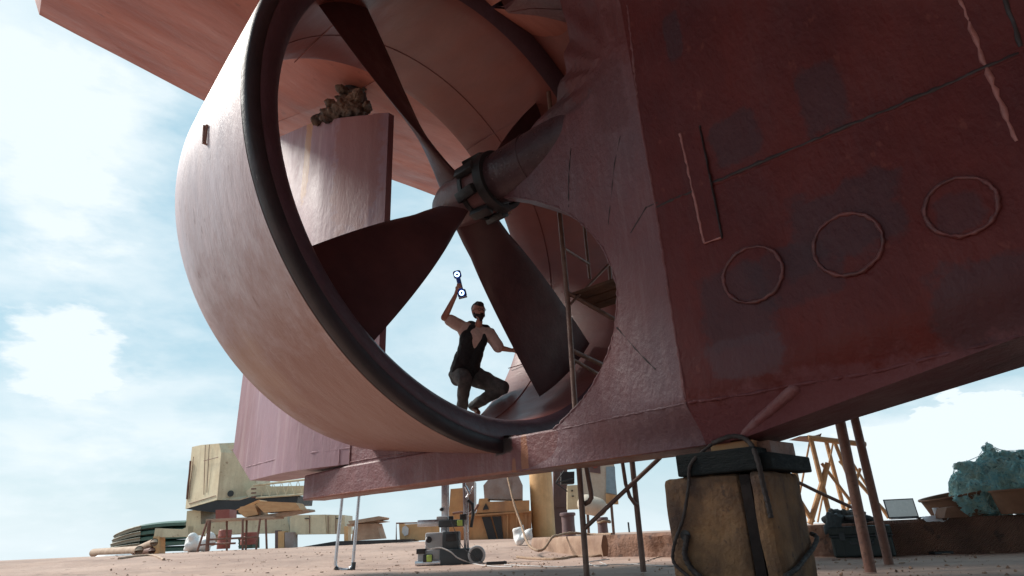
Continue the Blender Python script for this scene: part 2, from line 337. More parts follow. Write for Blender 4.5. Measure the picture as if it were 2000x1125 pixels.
# ------------------------------------------------------------------ the ship
ship = thing('ship_stern', 'huge red-painted ship stern with ring nozzle, propeller and rudder, propped above the yard', 'ship', None, mw=SHIP)
def zc(s): return lerpl([(-12, 2.6), (-8, 2.6), (-3, 3.2), (-.6, 3.72), (0, 4.12), (4.5, 7.6), (6.65, 7.85), (8.05, 8.1), (12, 9.4)], s)
def hb(s): return lerpl([(-12, 8.5), (0, 7.4), (2.6, 6.5), (5, 5.2), (8, 4.7), (12, 4.25)], s)
def zb(s): return lerpl([(-12, 2.2), (-3, 1.85), (.1, 1.37), (1.9, 1.04), (2.2, 1.035)], s)
def yw(s, z):
    if s <= 2.2:
        yk = lerpl([(-12, 1.4), (-3, .85), (0, .48), (2.2, .26)], s); yt = lerpl([(-12, 2.2), (-3, 1.1), (0, .62), (2.2, .52)], s); q = 1
    else:
        k = max(0, (4.4 - s) / 2.2); yt = .05 + .47 * k; yk = (.05 + .37 * k) if z > 1.5 else .17 + .09 * min(1, k * 1.1); q = k
    y = yk + (yt - yk) * ss(0, .36, z - zb(min(s, 2.2)))
    y += max(0, z - 3.1) * lerpl([(-2, .22), (0, .15), (2.2, .05), (4.4, 0)], s)
    t = (z - (zc(s) - .5)); y += .9 * max(0, t) ** 2 * (q if s < 4.4 else 0)
    return y
SEAM = 2.2
hm = MB()
sl_ = [-12, -9, -6, -4, -3, -2, -1.4] + [-1 + i * .16 for i in range(21)]
sl_ = [s for s in sl_ if s < 2.19] + [2.2]
NZ = 44
for side in (1, -1):
    rows = []
    for s in sl_:
        zt = zc(s); hbs = hb(s) * (1 if side > 0 else .62); col = [Vector((s, 0, zb(s)))]  # unseen far-side hull narrowed so light reaches the yard
        for k in range(NZ + 1):
            z = zb(s) + (zt - zb(s)) * k / NZ
            col.append(Vector((s, side * yw(s, z), z)))
        y0 = yw(s, zt)
        for k in range(1, 9): y = y0 + (hbs - y0) * k / 8; col.append(Vector((s, side * y, zt + .08 * y)))
        col += [Vector((s, side * (hbs + .25), zt + .9)), Vector((s, side * (hbs + .3), 13))]
        rows.append(col)
    hm.grid(rows)
hm.build('hull', M_HULL, ship, smooth=50, inv=False)
hull = [o for o in ship.children if o.name.startswith('hull')][0]
# stern counter above the skeg, nozzle and rudder
cm = MB(); cs = [2.2 + i * .4 for i in range(25)] + [12]
cs = sorted(set(round(c, 3) for c in cs if c <= 12))
for side in (1, -1):
    rows = []
    for s in cs:
        zt = zc(s); y0 = yw(s, zt) * (1 if s < 4.4 else 0); col = []; hbs = hb(s) * (1 if side > 0 else 1 + .38 * ss(5, 12, s))
        if s < 4.4 and False: pass
        for k in range(0, 15): y = y0 + (hbs - y0) * k / 14; col.append(Vector((s, side * y, zt + .08 * y + .02 * mnoise.noise(Vector((s * .7, y * .7, side))))))
        col += [Vector((s, side * (hbs + .28), zt + .95)), Vector((s, side * (hbs + .32), 13))]
        rows.append(col)
    cm.grid(rows)
    tr = rows[-1]; top = [Vector((12.0 + (.12 if p.z < 12 else .5), p.y, 13)) for p in tr]
    cm.grid([tr, [Vector((12.05, p.y, max(p.z, 12.95))) for p in tr]])
dk = [Vector((s, hb(s) + .3, 13)) for s in (-12, 0, 4, 8, 12)]; dk2 = [Vector((p.x, -p.y, 13)) for p in dk]
cm.grid([dk, dk2])
counter = cm.build('stern_counter', M_COUNT, ship, smooth=40, inv=False)
# skeg with the propeller aperture
edge_px = [(1078, 842), (1105, 815), (1130, 790), (1155, 756), (1175, 720), (1191, 680), (1200, 640), (1205, 600), (1205, 560), (1196, 525), (1180, 490), (1162, 463), (1140, 440), (1116, 420), (1090, 405), (1050, 392), (1010, 385)]
ep = [skin(x, y, yw) for x, y in edge_px]
etab = sorted([(p.z, p.x) for p in ep]); etab = [(z, s) for z, s in etab]
zt0 = etab[-1][0]
etab = [(1.0, etab[0][1] + .5), (etab[0][0] - .06, etab[0][1] + .12)] + etab + [(zt0 + .12, 4.42), (4.75, 4.42), (4.95, 3.9), (5.08, 3.38), (5.3, 3.16), (5.9, 3.02), (6.3, 3.06), (6.7, 3.3), (7.05, 3.75), (7.35, 4.3), (8, 4.5)]
def fan(s, z):
    c = Vector((2.35, 4.75)); d = Vector((s, z)) - c
    if z < 4.6 or d.length < .05: return 0
    a = math.atan2(d.y, d.x); q = abs(((a * 3.2) % 1) - .5) * 2
    return .10 * q * min(1, d.length / 1.2) * ss(4.6, 5.0, z)
km = MB(); NS = 26
zl = sorted(set([1.035 + .06 * i for i in range(116)] + [round(z, 4) for z, _ in etab if z > 1.1 and z < 7.9]))
sid = {}
for side in (1, -1):
    rows = []
    for z in zl:
        se = lerpl(etab, z); row = []
        for k in range(NS + 1):
            s = SEAM + (se - SEAM) * k / NS
            zz = min(z, zc(s) - .001)
            row.append(Vector((s, side * (yw(s, zz) - (fan(s, zz) if side > 0 else 0)), zz)))
        rows.append(row)
    km.grid(rows); sid[side] = rows
km.grid([[r_[-1] for r_ in sid[1]], [r_[-1] for r_ in sid[-1]]])
skeg = km.build('skeg', M_SKEG, ship, smooth=35, inv=False)

def ridge(mb, pts, r, n=6, jit=.35, step=.035):
    out = []
    for a, b in zip(pts[:-1], pts[1:]):
        m_ = max(1, int((b - a).length / step))
        for i in range(m_): out.append(a.lerp(b, i / m_))
    out.append(pts[-1]); rs = [r * (1 + jit * random.uniform(-1, 1)) for _ in out]
    out = [p + Vector((random.uniform(-1, 1) * jit * .7, -.45, random.uniform(-1, 1) * jit * .7)) * r for p in out]
    mb.tube(out, rs, n)
def pxl(pts, n=6):
    out = []
    for (a, b), (c_, d_) in zip(pts[:-1], pts[1:]):
        for i in range(n): out.append((a + (c_ - a) * i / n, b + (d_ - b) * i / n))
    return out + [pts[-1]]
def sk_ridge(mb, pts, r, jit=.35): ridge(mb, [skin(x, y, yw) for x, y in pxl(pts)], r, jit=jit)
M_WLITE = mat('pale_pink_weld', (.30, .12, .11), .45, (.2, .08, .075), .8, 8, .3, 60)
M_WDARK = mat('dark_seam_dirt_shadow', (.022, .012, .014), .6)  # dark colour stands for both dirt and shadow along the seams
wm = MB(); sk_ridge(wm, [(1225, 10), (1245, 200), (1262, 300), (1280, 400), (1310, 600), (1340, 785)], .015, .5); wm.build('stern_post_weld', M_KEEL, ship, smooth=60, inv=False)
wm = MB(); sk_ridge(wm, [(1868, -20), (1925, 130), (1984, 275)], .015, .5); wm.build('pale_weld_run', M_WLITE, ship, smooth=60, inv=False)
wm = MB(); sk_ridge(wm, [(1280, 405), (1420, 345), (1580, 277), (1760, 203), (1990, 103)], .018, .35); wm.build('lap_seam', M_WDARK, ship, smooth=60, inv=False)
wm = MB(); sk_ridge(wm, [(1290, 401), (1420, 351), (1580, 283), (1760, 209), (1990, 109)], .012, .6); wm.build('lap_weld', M_HULL, ship, smooth=60, inv=False)
wm = MB(); sk_ridge(wm, [(1345, 786), (1450, 772), (1545, 752), (1700, 728), (1990, 655)], .012, .5); wm.build('keel_weld', M_HULL, ship, smooth=60, inv=False)
wm = MB(); sk_ridge(wm, [(1960, -10), (1995, 90)], .016, .3); wm.build('dark_weld', M_WDARK, ship, smooth=60, inv=False)
wm = MB(); sk_ridge(wm, [(1080, 842), (1180, 820), (1340, 787)], .010, .5); sk_ridge(wm, edge_px, .012, .5); wm.build('aperture_weld', M_SKEG, skeg, smooth=60, inv=False)
for pts, r_, j_ in (([(1115, 290), (1111, 345), (1110, 405)], .008, .7), ([(1212, 265), (1200, 320), (1192, 400), (1188, 440)], .005, .8), ([(1205, 640), (1240, 680), (1280, 722)], .007, .6), ([(1232, 455), (1262, 405), (1285, 395)], .008, .4)):
    wm = MB(); sk_ridge(wm, pts, r_, j_); wm.build('crack', M_WDARK, skeg, smooth=60, inv=False)
# long lapped strip on the wall and the round cover plates
sm_ = MB()
c4 = [skin(x, y, yw) for x, y in ((1330, 262), (1366, 247), (1410, 465), (1377, 476))]
up_ = Vector((0, .018, 0)); sm_.prism([p + up_ for p in c4], (0, -.06, 0))
dst = sm_.build('doubler_strip', M_HULL, ship, inv=False)
sm_ = MB(); ridge(sm_, [c4[0] + up_, c4[3] + up_], .012, jit=.4); ridge(sm_, [c4[3] + up_, c4[2] + up_], .008); sm_.build('pale_weld', M_WLITE, dst, inv=False)
sm_ = MB(); ridge(sm_, [c4[1] + up_ * .5, c4[2] + up_ * .5], .013, jit=.3); sm_.build('dark_edge', M_WDARK, dst, inv=False)
for (x, y, rx, ry) in ((1470, 537, 57, 54), (1655, 478, 67, 60), (1876, 405, 71, 57)):
    c0 = skin(x, y, yw); rr = .0; L_ = skin(x - rx, y, yw); R_ = skin(x + rx, y, yw); T_ = skin(x, y - ry, yw); B_ = skin(x, y + ry, yw)
    ra = (L_ - R_).length / 2; rb = (T_ - B_).length / 2
    pm = MB(); ring = []
    for k in range(48):
        a = 2 * math.pi * k / 48; s_, z_ = c0.x + ra * math.cos(a), c0.z + rb * math.sin(a); ring.append(Vector((s_, yw(s_, z_) + .012, z_)))
    pm.prism([p for p in ring], (0, -.04, 0))
    pl = pm.build('round_cover_plate', M_HULL, ship, smooth=40, inv=False)
    wb = MB(); pts = ring + [ring[0]]; ridge(wb, [p + Vector((0, .008, 0)) for p in pts], .014, jit=.4, step=.02)
    wb.build('weld_bead', M_BEAD, pl, smooth=60, inv=False)
# shoe (sole piece) carrying nozzle and rudder
sm_ = MB()
sh = [(2.0, 1.03, 1.38), (4.4, 1.035, 1.385), (7.3, 1.03, 1.40), (8.38, 1.02, 1.37)]
rows = []
for i in range(40):
    s = 2.0 + (8.38 - 2.0) * i / 39; z0 = 1.03 + .004 * mnoise.noise(Vector((s * 3, 0, 0))); z1 = lerpl([(2, 1.38), (7.3, 1.40), (8.38, 1.37)], s); hw = lerpl([(2.0, .27), (3.0, .22), (4.3, .175), (9, .175)], s)
    rows.append([Vector((s, y, z)) for y, z in ((-hw, z0), (hw * .93, z0), (hw, z0 + .02), (hw, z1 - .02), (hw * .93, z1), (-hw, z1))])
sm_.grid(rows, closed=True); sm_.add(rows[-1], [(0, 1, 2, 3, 4, 5)])
gs = [(7.30, 1.38), (7.30, 1.76), (6.8, 1.62), (5.6, 1.48), (4.50, 1.30), (4.2, 1.33), (3.9, 1.37)]
sm_.prism([Vector((s, .15, z)) for s, z in gs], (0, -.30, 0))
ridge(sm_, [Vector((s, .155, z)) for s, z in ((7.28, 1.44), (6.6, 1.44), (5.6, 1.40), (4.9, 1.37), (4.3, 1.39))], .010)
ridge(sm_, [Vector((s, .16, z)) for s, z in gs[:5]], .010)
sm_.build('rudder_shoe', M_KEEL, ship, smooth=30, inv=False)
bm_ = MB(); a = skin(1548, 756, yw); b = skin(1445, 848, yw)
off = Vector((0, -.028, 0)); bm_.tube([a + off, b + off], [.05, .035], 12); bm_.cap(a + off, a + off + Vector((-.02, 0, .02)), .05, .03)
bm_.build('diagonal_rib', M_KEEL, ship, smooth=60, inv=False)

# nozzle
ZC = 4.55
prof_o = [(6.82, 2.985), (6.80, 3.01), (6.5, 3.055), (6.1, 3.11), (5.6, 3.18), (5.1, 3.245), (4.75, 3.29), (4.58, 3.31)]
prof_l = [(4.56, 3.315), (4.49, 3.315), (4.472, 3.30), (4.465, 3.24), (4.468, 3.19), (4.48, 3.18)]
prof_b = [(4.48, 3.18), (4.475, 3.165), (4.49, 3.11), (4.53, 3.02), (4.61, 2.945), (4.68, 2.91)]
prof_i = [(4.68, 2.91), (4.70, 2.905), (4.85, 2.895), (5.3, 2.895), (5.8, 2.90), (6.3, 2.915), (6.7, 2.945), (6.82, 2.985)]
def revolve(prof, zc_, n=192, y0=0):
    m_ = MB(); rows = []
    for s, r_ in prof:
        rows.append([Vector((s, y0 + r_ * math.cos(2 * math.pi * k / n), zc_ + r_ * math.sin(2 * math.pi * k / n))) for k in range(n)])
    m_.grid(rows, closed=True); return m_
nz_ = revolve(prof_o, ZC)
for aa in (3.0, 3.75, 2.45):
    nz_.tube([Vector((s_, r_ * math.cos(aa), ZC + r_ * math.sin(aa))) for s_, r_ in prof_o[1:]], .006, 5)
nozzle = nz_.build('nozzle', M_NOZO, ship, smooth=60, inv=False)
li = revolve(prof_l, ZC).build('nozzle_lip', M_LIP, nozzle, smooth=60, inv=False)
revolve(prof_b, ZC).build('bellmouth', M_BELL, nozzle, smooth=60, inv=False)
ni = revolve(prof_i, ZC)
for s, r_ in ((5.35, 2.905), (6.05, 2.905)):
    pts = [Vector((s, r_ * math.cos(a), ZC + r_ * math.sin(a))) for a in [2 * math.pi * k / 300 for k in range(301)]]
    ni.tube(pts, .009, 5, caps=False)
for aa in (2.15, .9, -.35, -1.7, -2.6):
    ni.tube([Vector((s, 2.9 * math.cos(aa), ZC + 2.9 * math.sin(aa))) for s in (5.0, 5.6, 6.3, 6.75)], .008, 5)
ni.build('nozzle_lining', M_NOZI, nozzle, smooth=50, inv=False)
AXL = Vector((1, 0, 0))
# small lifting lug on the outer face
v = pray(405, 265)
# find the point on the outer ring
best = None; t = 3.0
Minv = SHIP.inverted()
while t < 14:
    q = Minv @ (CAM + v * t); rr = math.hypot(q.y, q.z - ZC)
    if rr < lerpl([(4.4, 3.31), (5.6, 3.18), (6.8, 3.0)], q.x) and 4.4 < q.x < 6.9: best = q; break
    t += .01
if best:
    nrm = Vector((0, best.y, best.z - ZC)).normalized(); lg = MB(); tg = Vector((0, -nrm.z, nrm.y))
    p0 = best - tg * .10; p1 = best + tg * .10
    lg.tube([p0 - nrm * .03, p0 + nrm * .035, p1 + nrm * .035, p1 - nrm * .03], .014, 8); lg.tube([p0 + nrm * .02, p1 + nrm * .02 - AXL * .03], .014, 8)
    lg.build('lifting_lug', M_RUSTP, nozzle, inv=False)

fa = MB(); rows = []
for k in range(25):
    u = k / 24; aa = R(158 - 72 * u); z = 5.05 + 2.35 * u; se = lerpl(etab, z)
    P0 = Vector((4.50, 3.16 * math.cos(aa), ZC + 3.16 * math.sin(aa))); P1 = Vector((se + .02, -.06, min(z, zc(se))))
    rows.append([P1.lerp(P0, j / 10) + Vector((0, 0, .25 * math.sin(math.pi * j / 10))) for j in range(11)])
fa.grid(rows); fa.build('upper_fairing', M_NOZI, ship, smooth=180, inv=False)
# shaft boss
bo = MB()
pr = [(2.4, .30), (3.1, .335), (3.6, .345), (4.0, .345), (4.35, .335), (4.52, .33), (4.60, .31), (4.60, .05)]
bo = revolve([(s, r_) for s, r_ in pr], 4.66, 48)
for s in (3.95,): bo.tube([Vector((s, .348 * math.cos(a), 4.66 + .348 * math.sin(a))) for a in [2 * math.pi * k / 60 for k in range(61)]], .008, 5, caps=False)
bo.build('shaft_boss', M_BOSS, ship, smooth=40, inv=False)

# propeller
PP, C0, C1, C2, K0, K1, K2, RAKE, SP, ZP, RP = -4.928, .504, .96, 1.26, .0273, .0143, .004, -.023, 5.23, 4.631, 2.885
def q3(a, b, c, t): return a * (1 - t) * (1 - 2 * t) + b * 4 * t * (1 - t) + c * t * (2 * t - 1)
prop = MB()
hub = revolve([(4.60, .05), (4.60, .27), (4.64, .335), (4.70, .345), (5.0, .345), (5.25, .335), (5.42, .30), (5.58, .22), (5.70, .12), (5.74, .02)], ZP, 48)
propeller = hub.build('propeller', M_HUB, ship, smooth=40, inv=False)
for nm, ang in (('A', 135), ('B', -135), ('C', -45), ('D', 45)):
    th0 = R(ang); NR, NC = 30, 14; fr = []; bk = []
    for i in range(NR + 1):
        t = .06 + .94 * i / NR; r_ = .3 + (RP - .3) * t if t < .1 else .45 + (RP - .45) * t
        if i == 0: r_ = .28
        be = -math.atan2(-PP, 2 * math.pi * r_); c_ = q3(C0, C1, C2, t); k = q3(K0, K1, K2, t); th_ = .12 * (1 - t) ** 1.3 + .022
        f_ = []; b_ = []
        for j in range(NC + 1):
            u = j / NC * 2 - 1
            th = th0 + k + u * c_ / 2 * math.cos(be) / r_; s = SP + RAKE * t + u * c_ / 2 * math.sin(be)
            er = Vector((0, -math.cos(th), math.sin(th))); et = Vector((0, math.sin(th), math.cos(th)))
            cen = Vector((s, 0, ZP)) + er * r_
            # chord direction (et*cos(be), s*sin(be)); normal perpendicular within the cylinder
            nn = Vector((math.cos(be), 0, 0)) - et * math.sin(be)
            h = th_ / 2 * math.sqrt(max(0, 1 - abs(u) ** 2.4)) + .004
            f_.append(cen + nn * h); b_.append(cen - nn * h)
        fr.append(f_); bk.append(b_)
    m_ = MB(); m_.grid([a + b[::-1] for a, b in zip(fr, bk)], closed=True); n_ = len(fr[-1]) * 2
    base = len(m_.v) - n_; m_.add(fr[-1] + bk[-1][::-1], [tuple(range(n_))])
    m_.build('blade', M_PROP, propeller, smooth=60, inv=False)
gd = MB()
rg = revolve([(4.50, .34), (4.50, .40), (4.62, .41), (4.62, .36)], ZP + .01, 48); gd.add(rg.v, rg.f)
gd2 = revolve([(4.86, .36), (4.86, .385), (4.92, .385), (4.92, .36)], ZP, 48); gd.add(gd2.v, gd2.f)
for k in range(8):
    a = 2 * math.pi * k / 8 + .25; M_ = Matrix.Rotation(a, 3, 'X'); cc = Vector((4.78 + .03 * random.uniform(-1, 1), 0, ZP)) + M_ @ Vector((0, .40, 0))
    gd.box(cc, (.30, .09, .13), M_ @ Matrix.Rotation(random.uniform(-.15, .15), 3, 'Y'), bev=.012)
gd.build('rope_guard', M_BLACK, propeller, smooth=30, inv=False)
gb = MB()
a = R(-60)
for k in (3.65,):
    M_ = Matrix.Rotation(k, 3, 'X'); 
    cc = Vector((4.83, 0, ZP)) + M_ @ Vector((0, .46, 0)); gb.box(cc, (.26, .012, .02), M_)
gb.build('bright_bar', M_PALEW, propeller, inv=False)

# rudder
rm = MB(); S0, S1 = 6.88, 11.0
def rth(s):
    u = (s - S0) / (S1 - S0)
    if s < S0 + .32: return .045 + .10 * (s - S0) / .32
    return .10 + .30 * math.sin(min(1, (u - .07) / .45) * math.pi / 2) * (1 - max(0, u - .35) / .65) ** .9 * 1.0
def rtop(s): return lerpl([(6.88, 6.98), (7.3, 7.12), (8.0, 7.35), (11, 8.5)], s)
def rbot(s): return lerpl([(6.88, 1.42), (9.9, 1.43), (11.0, 2.06)], s)
ssl = [S0 + (S1 - S0) * (i / 40) for i in range(41)] + [9.9, S0 + .32]
ssl = sorted(ssl)
for side in (1, -1):
    rm.grid([[Vector((s, side * rth(s) * (1 if s < 11 - 1e-6 else 0) + side * .01, rbot(s) + (rtop(s) - rbot(s)) * k / 30)) for k in range(31)] for s in ssl])
rm.grid([[Vector((s, rth(s) + .01, rbot(s))) for s in ssl], [Vector((s, -rth(s) - .01, rbot(s))) for s in ssl]])
rm.grid([[Vector((s, rth(s) + .01, rtop(s))) for s in ssl], [Vector((s, -rth(s) - .01, rtop(s))) for s in ssl]])
rm.grid([[Vector((S0, y, z)) for z in (1.42, 4, 6.98)] for y in (rth(S0) + .01, -rth(S0) - .01)])
ridge(rm, [Vector((s, rth(s) + .012, 1.63 + .01 * (s - 7))) for s in (7.2, 8, 9, 9.9, 10.15)], .012, step=.06)
ridge(rm, [Vector((7.5, rth(7.5) + .012, z)) for z in (1.42, 1.64)], .012)
ridge(rm, [Vector((S0 + .33, rth(S0 + .33) + .006, z)) for z in (1.5, 4, 7.0)], .012, step=.08)
ridge(rm, [Vector((9.95, rth(9.95) + .006, z)) for z in (1.5, 3.6, 7.8)], .006, step=.1)
rudder = rm.build('rudder', M_RUD, ship, smooth=25, inv=False)
stk = MB(); stk.tube([(8.05, 0, 7.0), (8.05, 0, 8.3)], .22, 24); stk.tube([(8.05, 0, 7.5), (8.05, 0, 8.0)], [.30, .24], 24)
stk.build('rudder_stock', M_BLACK, rudder, smooth=40, inv=False)
rag = MB(); random.seed(3)
for k in range(70):
    p = Vector((8.0 + random.gauss(.05, .20), random.uniform(-.1, .40), 7.42 + abs(random.gauss(0, .16))))
    if k % 3 == 0: p = Vector((7.9 + random.gauss(0, .10), random.uniform(.05, .3), random.uniform(7.4, 8.0)))
    p.z = max(p.z, 7.20 + .38 * (p.x - 8.1)); rag.cap(p, p + Vector((random.gauss(0, .07), random.gauss(0, .05), random.gauss(0, .07))), random.uniform(.06, .11), random.uniform(.05, .09))
ro = rag.build('stock_wrapping', M_RAG, rudder, inv=False); remesh(ro, .022, 0); wobble(ro.data, .05, 5, 2); wobble(ro.data, .03, 14, 2); wobble(ro.data, .02, 34, 2)
ro['label'] = 'greasy rag wrapping'

exec_order = 1
# ------------------------------------------------------------------ support blocks under the keel
def shbox(mb, s, y, z, size, rz=0, bev=.0, mi=0):
    mb.box(SH(s, y, z), size, Matrix.Rotation(math.atan2(AX.y, AX.x) + rz, 3, 'Z'), mi, bev)
def concrete_block(s, y, w_, d_, h_, rz, label):
    m_ = MB(); M_ = Matrix.Rotation(math.atan2(AX.y, AX.x) + rz, 3, 'Z'); c = SH(s, y, h_ / 2)
    bm = bmesh.new(); bmesh.ops.create_cube(bm, size=1)
    for v_ in bm.verts: v_.co = Vector((v_.co.x * w_, v_.co.y * d_, v_.co.z * h_))
    bmesh.ops.bevel(bm, geom=bm.edges[:], offset=.045, segments=2, affect='EDGES', profile=.5)
    bmesh.ops.subdivide_edges(bm, edges=bm.edges[:], cuts=9, use_grid_fill=True)
    for v_ in bm.verts:
        n_ = mnoise.noise(v_.co * 4 + Vector((s * 9, 0, 0))) * .022 + mnoise.noise(v_.co * 13) * .008
        v_.co += Vector((mnoise.noise(v_.co * 5), mnoise.noise(v_.co * 5 + Vector((7, 0, 0))), mnoise.noise(v_.co * 7))) * .016 + v_.co.normalized() * n_ * .25
    bm.verts.ensure_lookup_table()
    m_.add([c + M_ @ v_.co for v_ in bm.verts], [tuple(v_.index for v_ in f.verts) for f in bm.faces]); bm.free()
    o = m_.build('concrete_block', M_CONC, smooth=50); return tag(o, label, 'concrete block', 'concrete blocks under the keel')
concrete_block(2.265, .0, .63, .70, .80, 0, 'ochre stained concrete block with a drilled hole and rope, left of the dark gap')
concrete_block(1.805, .0, .13, .72, .80, 0, 'narrower brown concrete block right of the dark gap, under the timber end')
pk = MB(); shbox(pk, 1.91, .0, .39, (.075, .66, .78)); tag(pk.build('gap_shade_panel', M_GAP), 'dark panel standing for shade and a wet stain in the gap between the concrete blocks', 'board')  # added dark panel; the gap's shade and wet stain put into its colour
tb = MB(); shbox(tb, 2.10, .03, .885, (.64, .72, .165), .03, .012); tag(tb.build('timber_sleeper', M_TIMB), 'thick black timber sleeper with the square end, on the ochre block', 'timber', 'black timbers on the concrete blocks')
tb = MB(); shbox(tb, 1.735, -.06, .862, (.12, .74, .12), -.06, .012); tag(tb.build('timber_sleeper', M_TIMB), 'thinner black timber reaching past the right-hand block', 'timber', 'black timbers on the concrete blocks')
tb = MB(); shbox(tb, 2.02, .04, 1.003, (.34, .36, .066), .05, .008); tag(tb.build('wooden_wedge', M_ORST), 'reddish brown wooden wedge tight under the keel', 'wedge')
tb = MB(); shbox(tb, 1.80, -.06, .975, (.16, .40, .10), -.12, .008); tag(tb.build('steel_packer', M_RUSTP), 'rusty red packing piece between the thin black timber and the keel', 'packer')
# rope round the blocks
def rp(px, py, y): p = on_y(px, py, y); return SH(p.x, p.y, p.z)
def rope(name, pts, r, m_, label, cat, twist=False, group=None, n=7):
    out = []
    P = [Vector(p) for p in pts]
    for i in range(len(P) - 1):
        p0, p1, p2, p3 = P[max(i - 1, 0)], P[i], P[i + 1], P[min(i + 2, len(P) - 1)]
        for k in range(8):
            t = k / 8; out.append(.5 * ((2 * p1) + (p2 - p0) * t + (2 * p0 - 5 * p1 + 4 * p2 - p3) * t * t + (3 * p1 - p0 - 3 * p2 + p3) * t ** 3))
    out.append(P[-1]); mb = MB(); mb.tube(out, [r * (1 + .15 * math.sin(i * 2.2)) for i in range(len(out))], n)
    return tag(mb.build(name, m_, smooth=60), label, cat, group)
rope('rope', [rp(1390, 868, .30), rp(1350, 905, .41), rp(1345, 950, .385), rp(1335, 1010, .385), rp(1318, 1060, .39), rp(1315, 1095, .39), rp(1335, 1118, .39), rp(1365, 1140, .385)], .013, M_ROPE, 'thin dark rope hanging down the left of the ochre block', 'rope', group='ropes on the support blocks')
rope('rope', [rp(1342, 1045, .37), rp(1340, 1060, .385), rp(1338, 1085, .385), rp(1350, 1110, .385), rp(1372, 1130, .385)], .022, M_ROPE, 'thick black rope coming out of the drilled hole in the ochre block', 'rope', group='ropes on the support blocks')
rope('rope', [rp(1392, 866, .30), rp(1430, 852, .30), rp(1462, 862, .32), rp(1480, 900, .41), rp(1490, 945, .37), rp(1500, 985, .37), rp(1506, 1012, .37)], .019, M_ROPE, 'dark rope looped over the timbers and ending on the right of the gap', 'rope', group='ropes on the support blocks')
hole = MB(); c = rp(1338, 1046, .362); hole.tube([c, c + LX * .03], .04, 16); 
ho = hole.build('hole_plug', M_BLACK); tag(ho, 'round black mouth of the hole drilled in the ochre block', 'hole')
rope('rope', [SH(1.72, .40, .10), SH(1.70, .2, .14), SH(1.705, 0, .19), SH(1.70, -.2, .25), SH(1.71, -.37, .32), SH(1.76, -.40, .35)], .017, M_ROPE, 'heavy black rope round the foot of the right-hand block', 'rope', group='ropes on the support blocks')

# ------------------------------------------------------------------ props, posts and scaffold
def tubeobj(name, pts, r, m_, label, cat, group=None, n=12):
    mb = MB(); mb.tube(pts, r, n); return tag(mb.build(name, m_, smooth=50), label, cat, group)
pb = G(1701, 1118); pt_ = pb + (BG(1640, 820, pb.y) - pb) * 1.25
tubeobj('prop_pipe', [pb, pt_], .047, M_RUSTP, 'nearer of two slanting rusty pipes right of the concrete blocks', 'pipe', 'rusty pipes propping the hull')
pb = G(1737, 1104); pt_ = pb + (BG(1668, 812, pb.y) - pb) * 1.25
tubeobj('prop_pipe', [pb, pt_], .044, M_RUSTP, 'farther of two slanting rusty pipes, its foot beside the dark case', 'pipe', 'rusty pipes propping the hull')

sp_ = rp(1145, 1130, -.93)
scaf = thing('scaffold', 'brown tubular scaffold tower seen through the propeller opening behind the keel', 'scaffold', (sp_.x, sp_.y, 0))
def sbar(pts, r=.028, name='tube', y=-.93, m_=None, n=10):
    mb = MB(); mb.tube([rp(a, b, y if len(q) < 3 else q[2]) if False else rp(q[0], q[1], q[2] if len(q) > 2 else y) for q in pts for a, b in [(q[0], q[1])]], r, n)
    return mb.build(name, m_ or M_POLE, scaf, smooth=50)
sbar([(1148, 1150), (1130, 900), (1110, 600), (1092, 405), (1072, 180)], .033, 'upright')
sbar([(1152, 545, -1.9), (1141, 440, -1.9), (1125, 250, -1.9)], .024, 'upright', -1.9)
sbar([(1193, 560, -1.9), (1187, 480, -1.9), (1180, 380, -1.9)], .026, 'upright', -1.9)
sbar([(1257, 1117, -1.3), (1235, 905, -1.3), (1210, 650, -1.3)], .032, 'upright', -1.3)
sbar([(1103, 486), (1151, 516, -1.9)], .018, 'ledger')
sbar([(1109, 572), (1200, 624, -1.6)], .028, 'ledger'); sbar([(1116, 684), (1180, 714, -1.5)], .028, 'ledger'); sbar([(1114, 699), (1170, 732, -1.5)], .022, 'ledger')
sbar([(1114, 594), (1197, 508, -1.6)], .016, 'brace'); sbar([(1142, 1032), (1290, 893, -1.3)], .024, 'brace')
sbar([(1144, 905, -1.0), (1154, 960, -1.0), (1155, 972, -1.0), (1150, 980, -1.0), (1140, 985, -1.0)], .028, 'bent_handle')
sbar([(1216, 905, -1.2), (1222, 945, -1.2), (1230, 970, -1.2), (1240, 984, -1.25), (1246, 986, -1.3)], .022, 'bent_handle')
q_ = on_y(1114, 577, -1.0)
for k in range(3):
    pk = MB(); yy = -1.02 - .24 * k; pk.prism([SH(q_.x + .02 * k, yy, q_.z), SH(q_.x - 1.5, yy, q_.z), SH(q_.x - 1.5, yy - .21, q_.z), SH(q_.x + .02 * k, yy - .21, q_.z)], (0, 0, .04))
    pk.build('deck_plank', M_DECK, scaf)
tie = MB(); pts = [rp(1122 + (2 if k % 2 else -2), 800 + 3.6 * k, .19) for k in range(9)]; tie.tube(pts, .016, 7)
tag(tie.build('rope_tie', M_ROPE, smooth=60), 'knotted dark rope tie on the keel plate below the scaffold pole', 'rope')

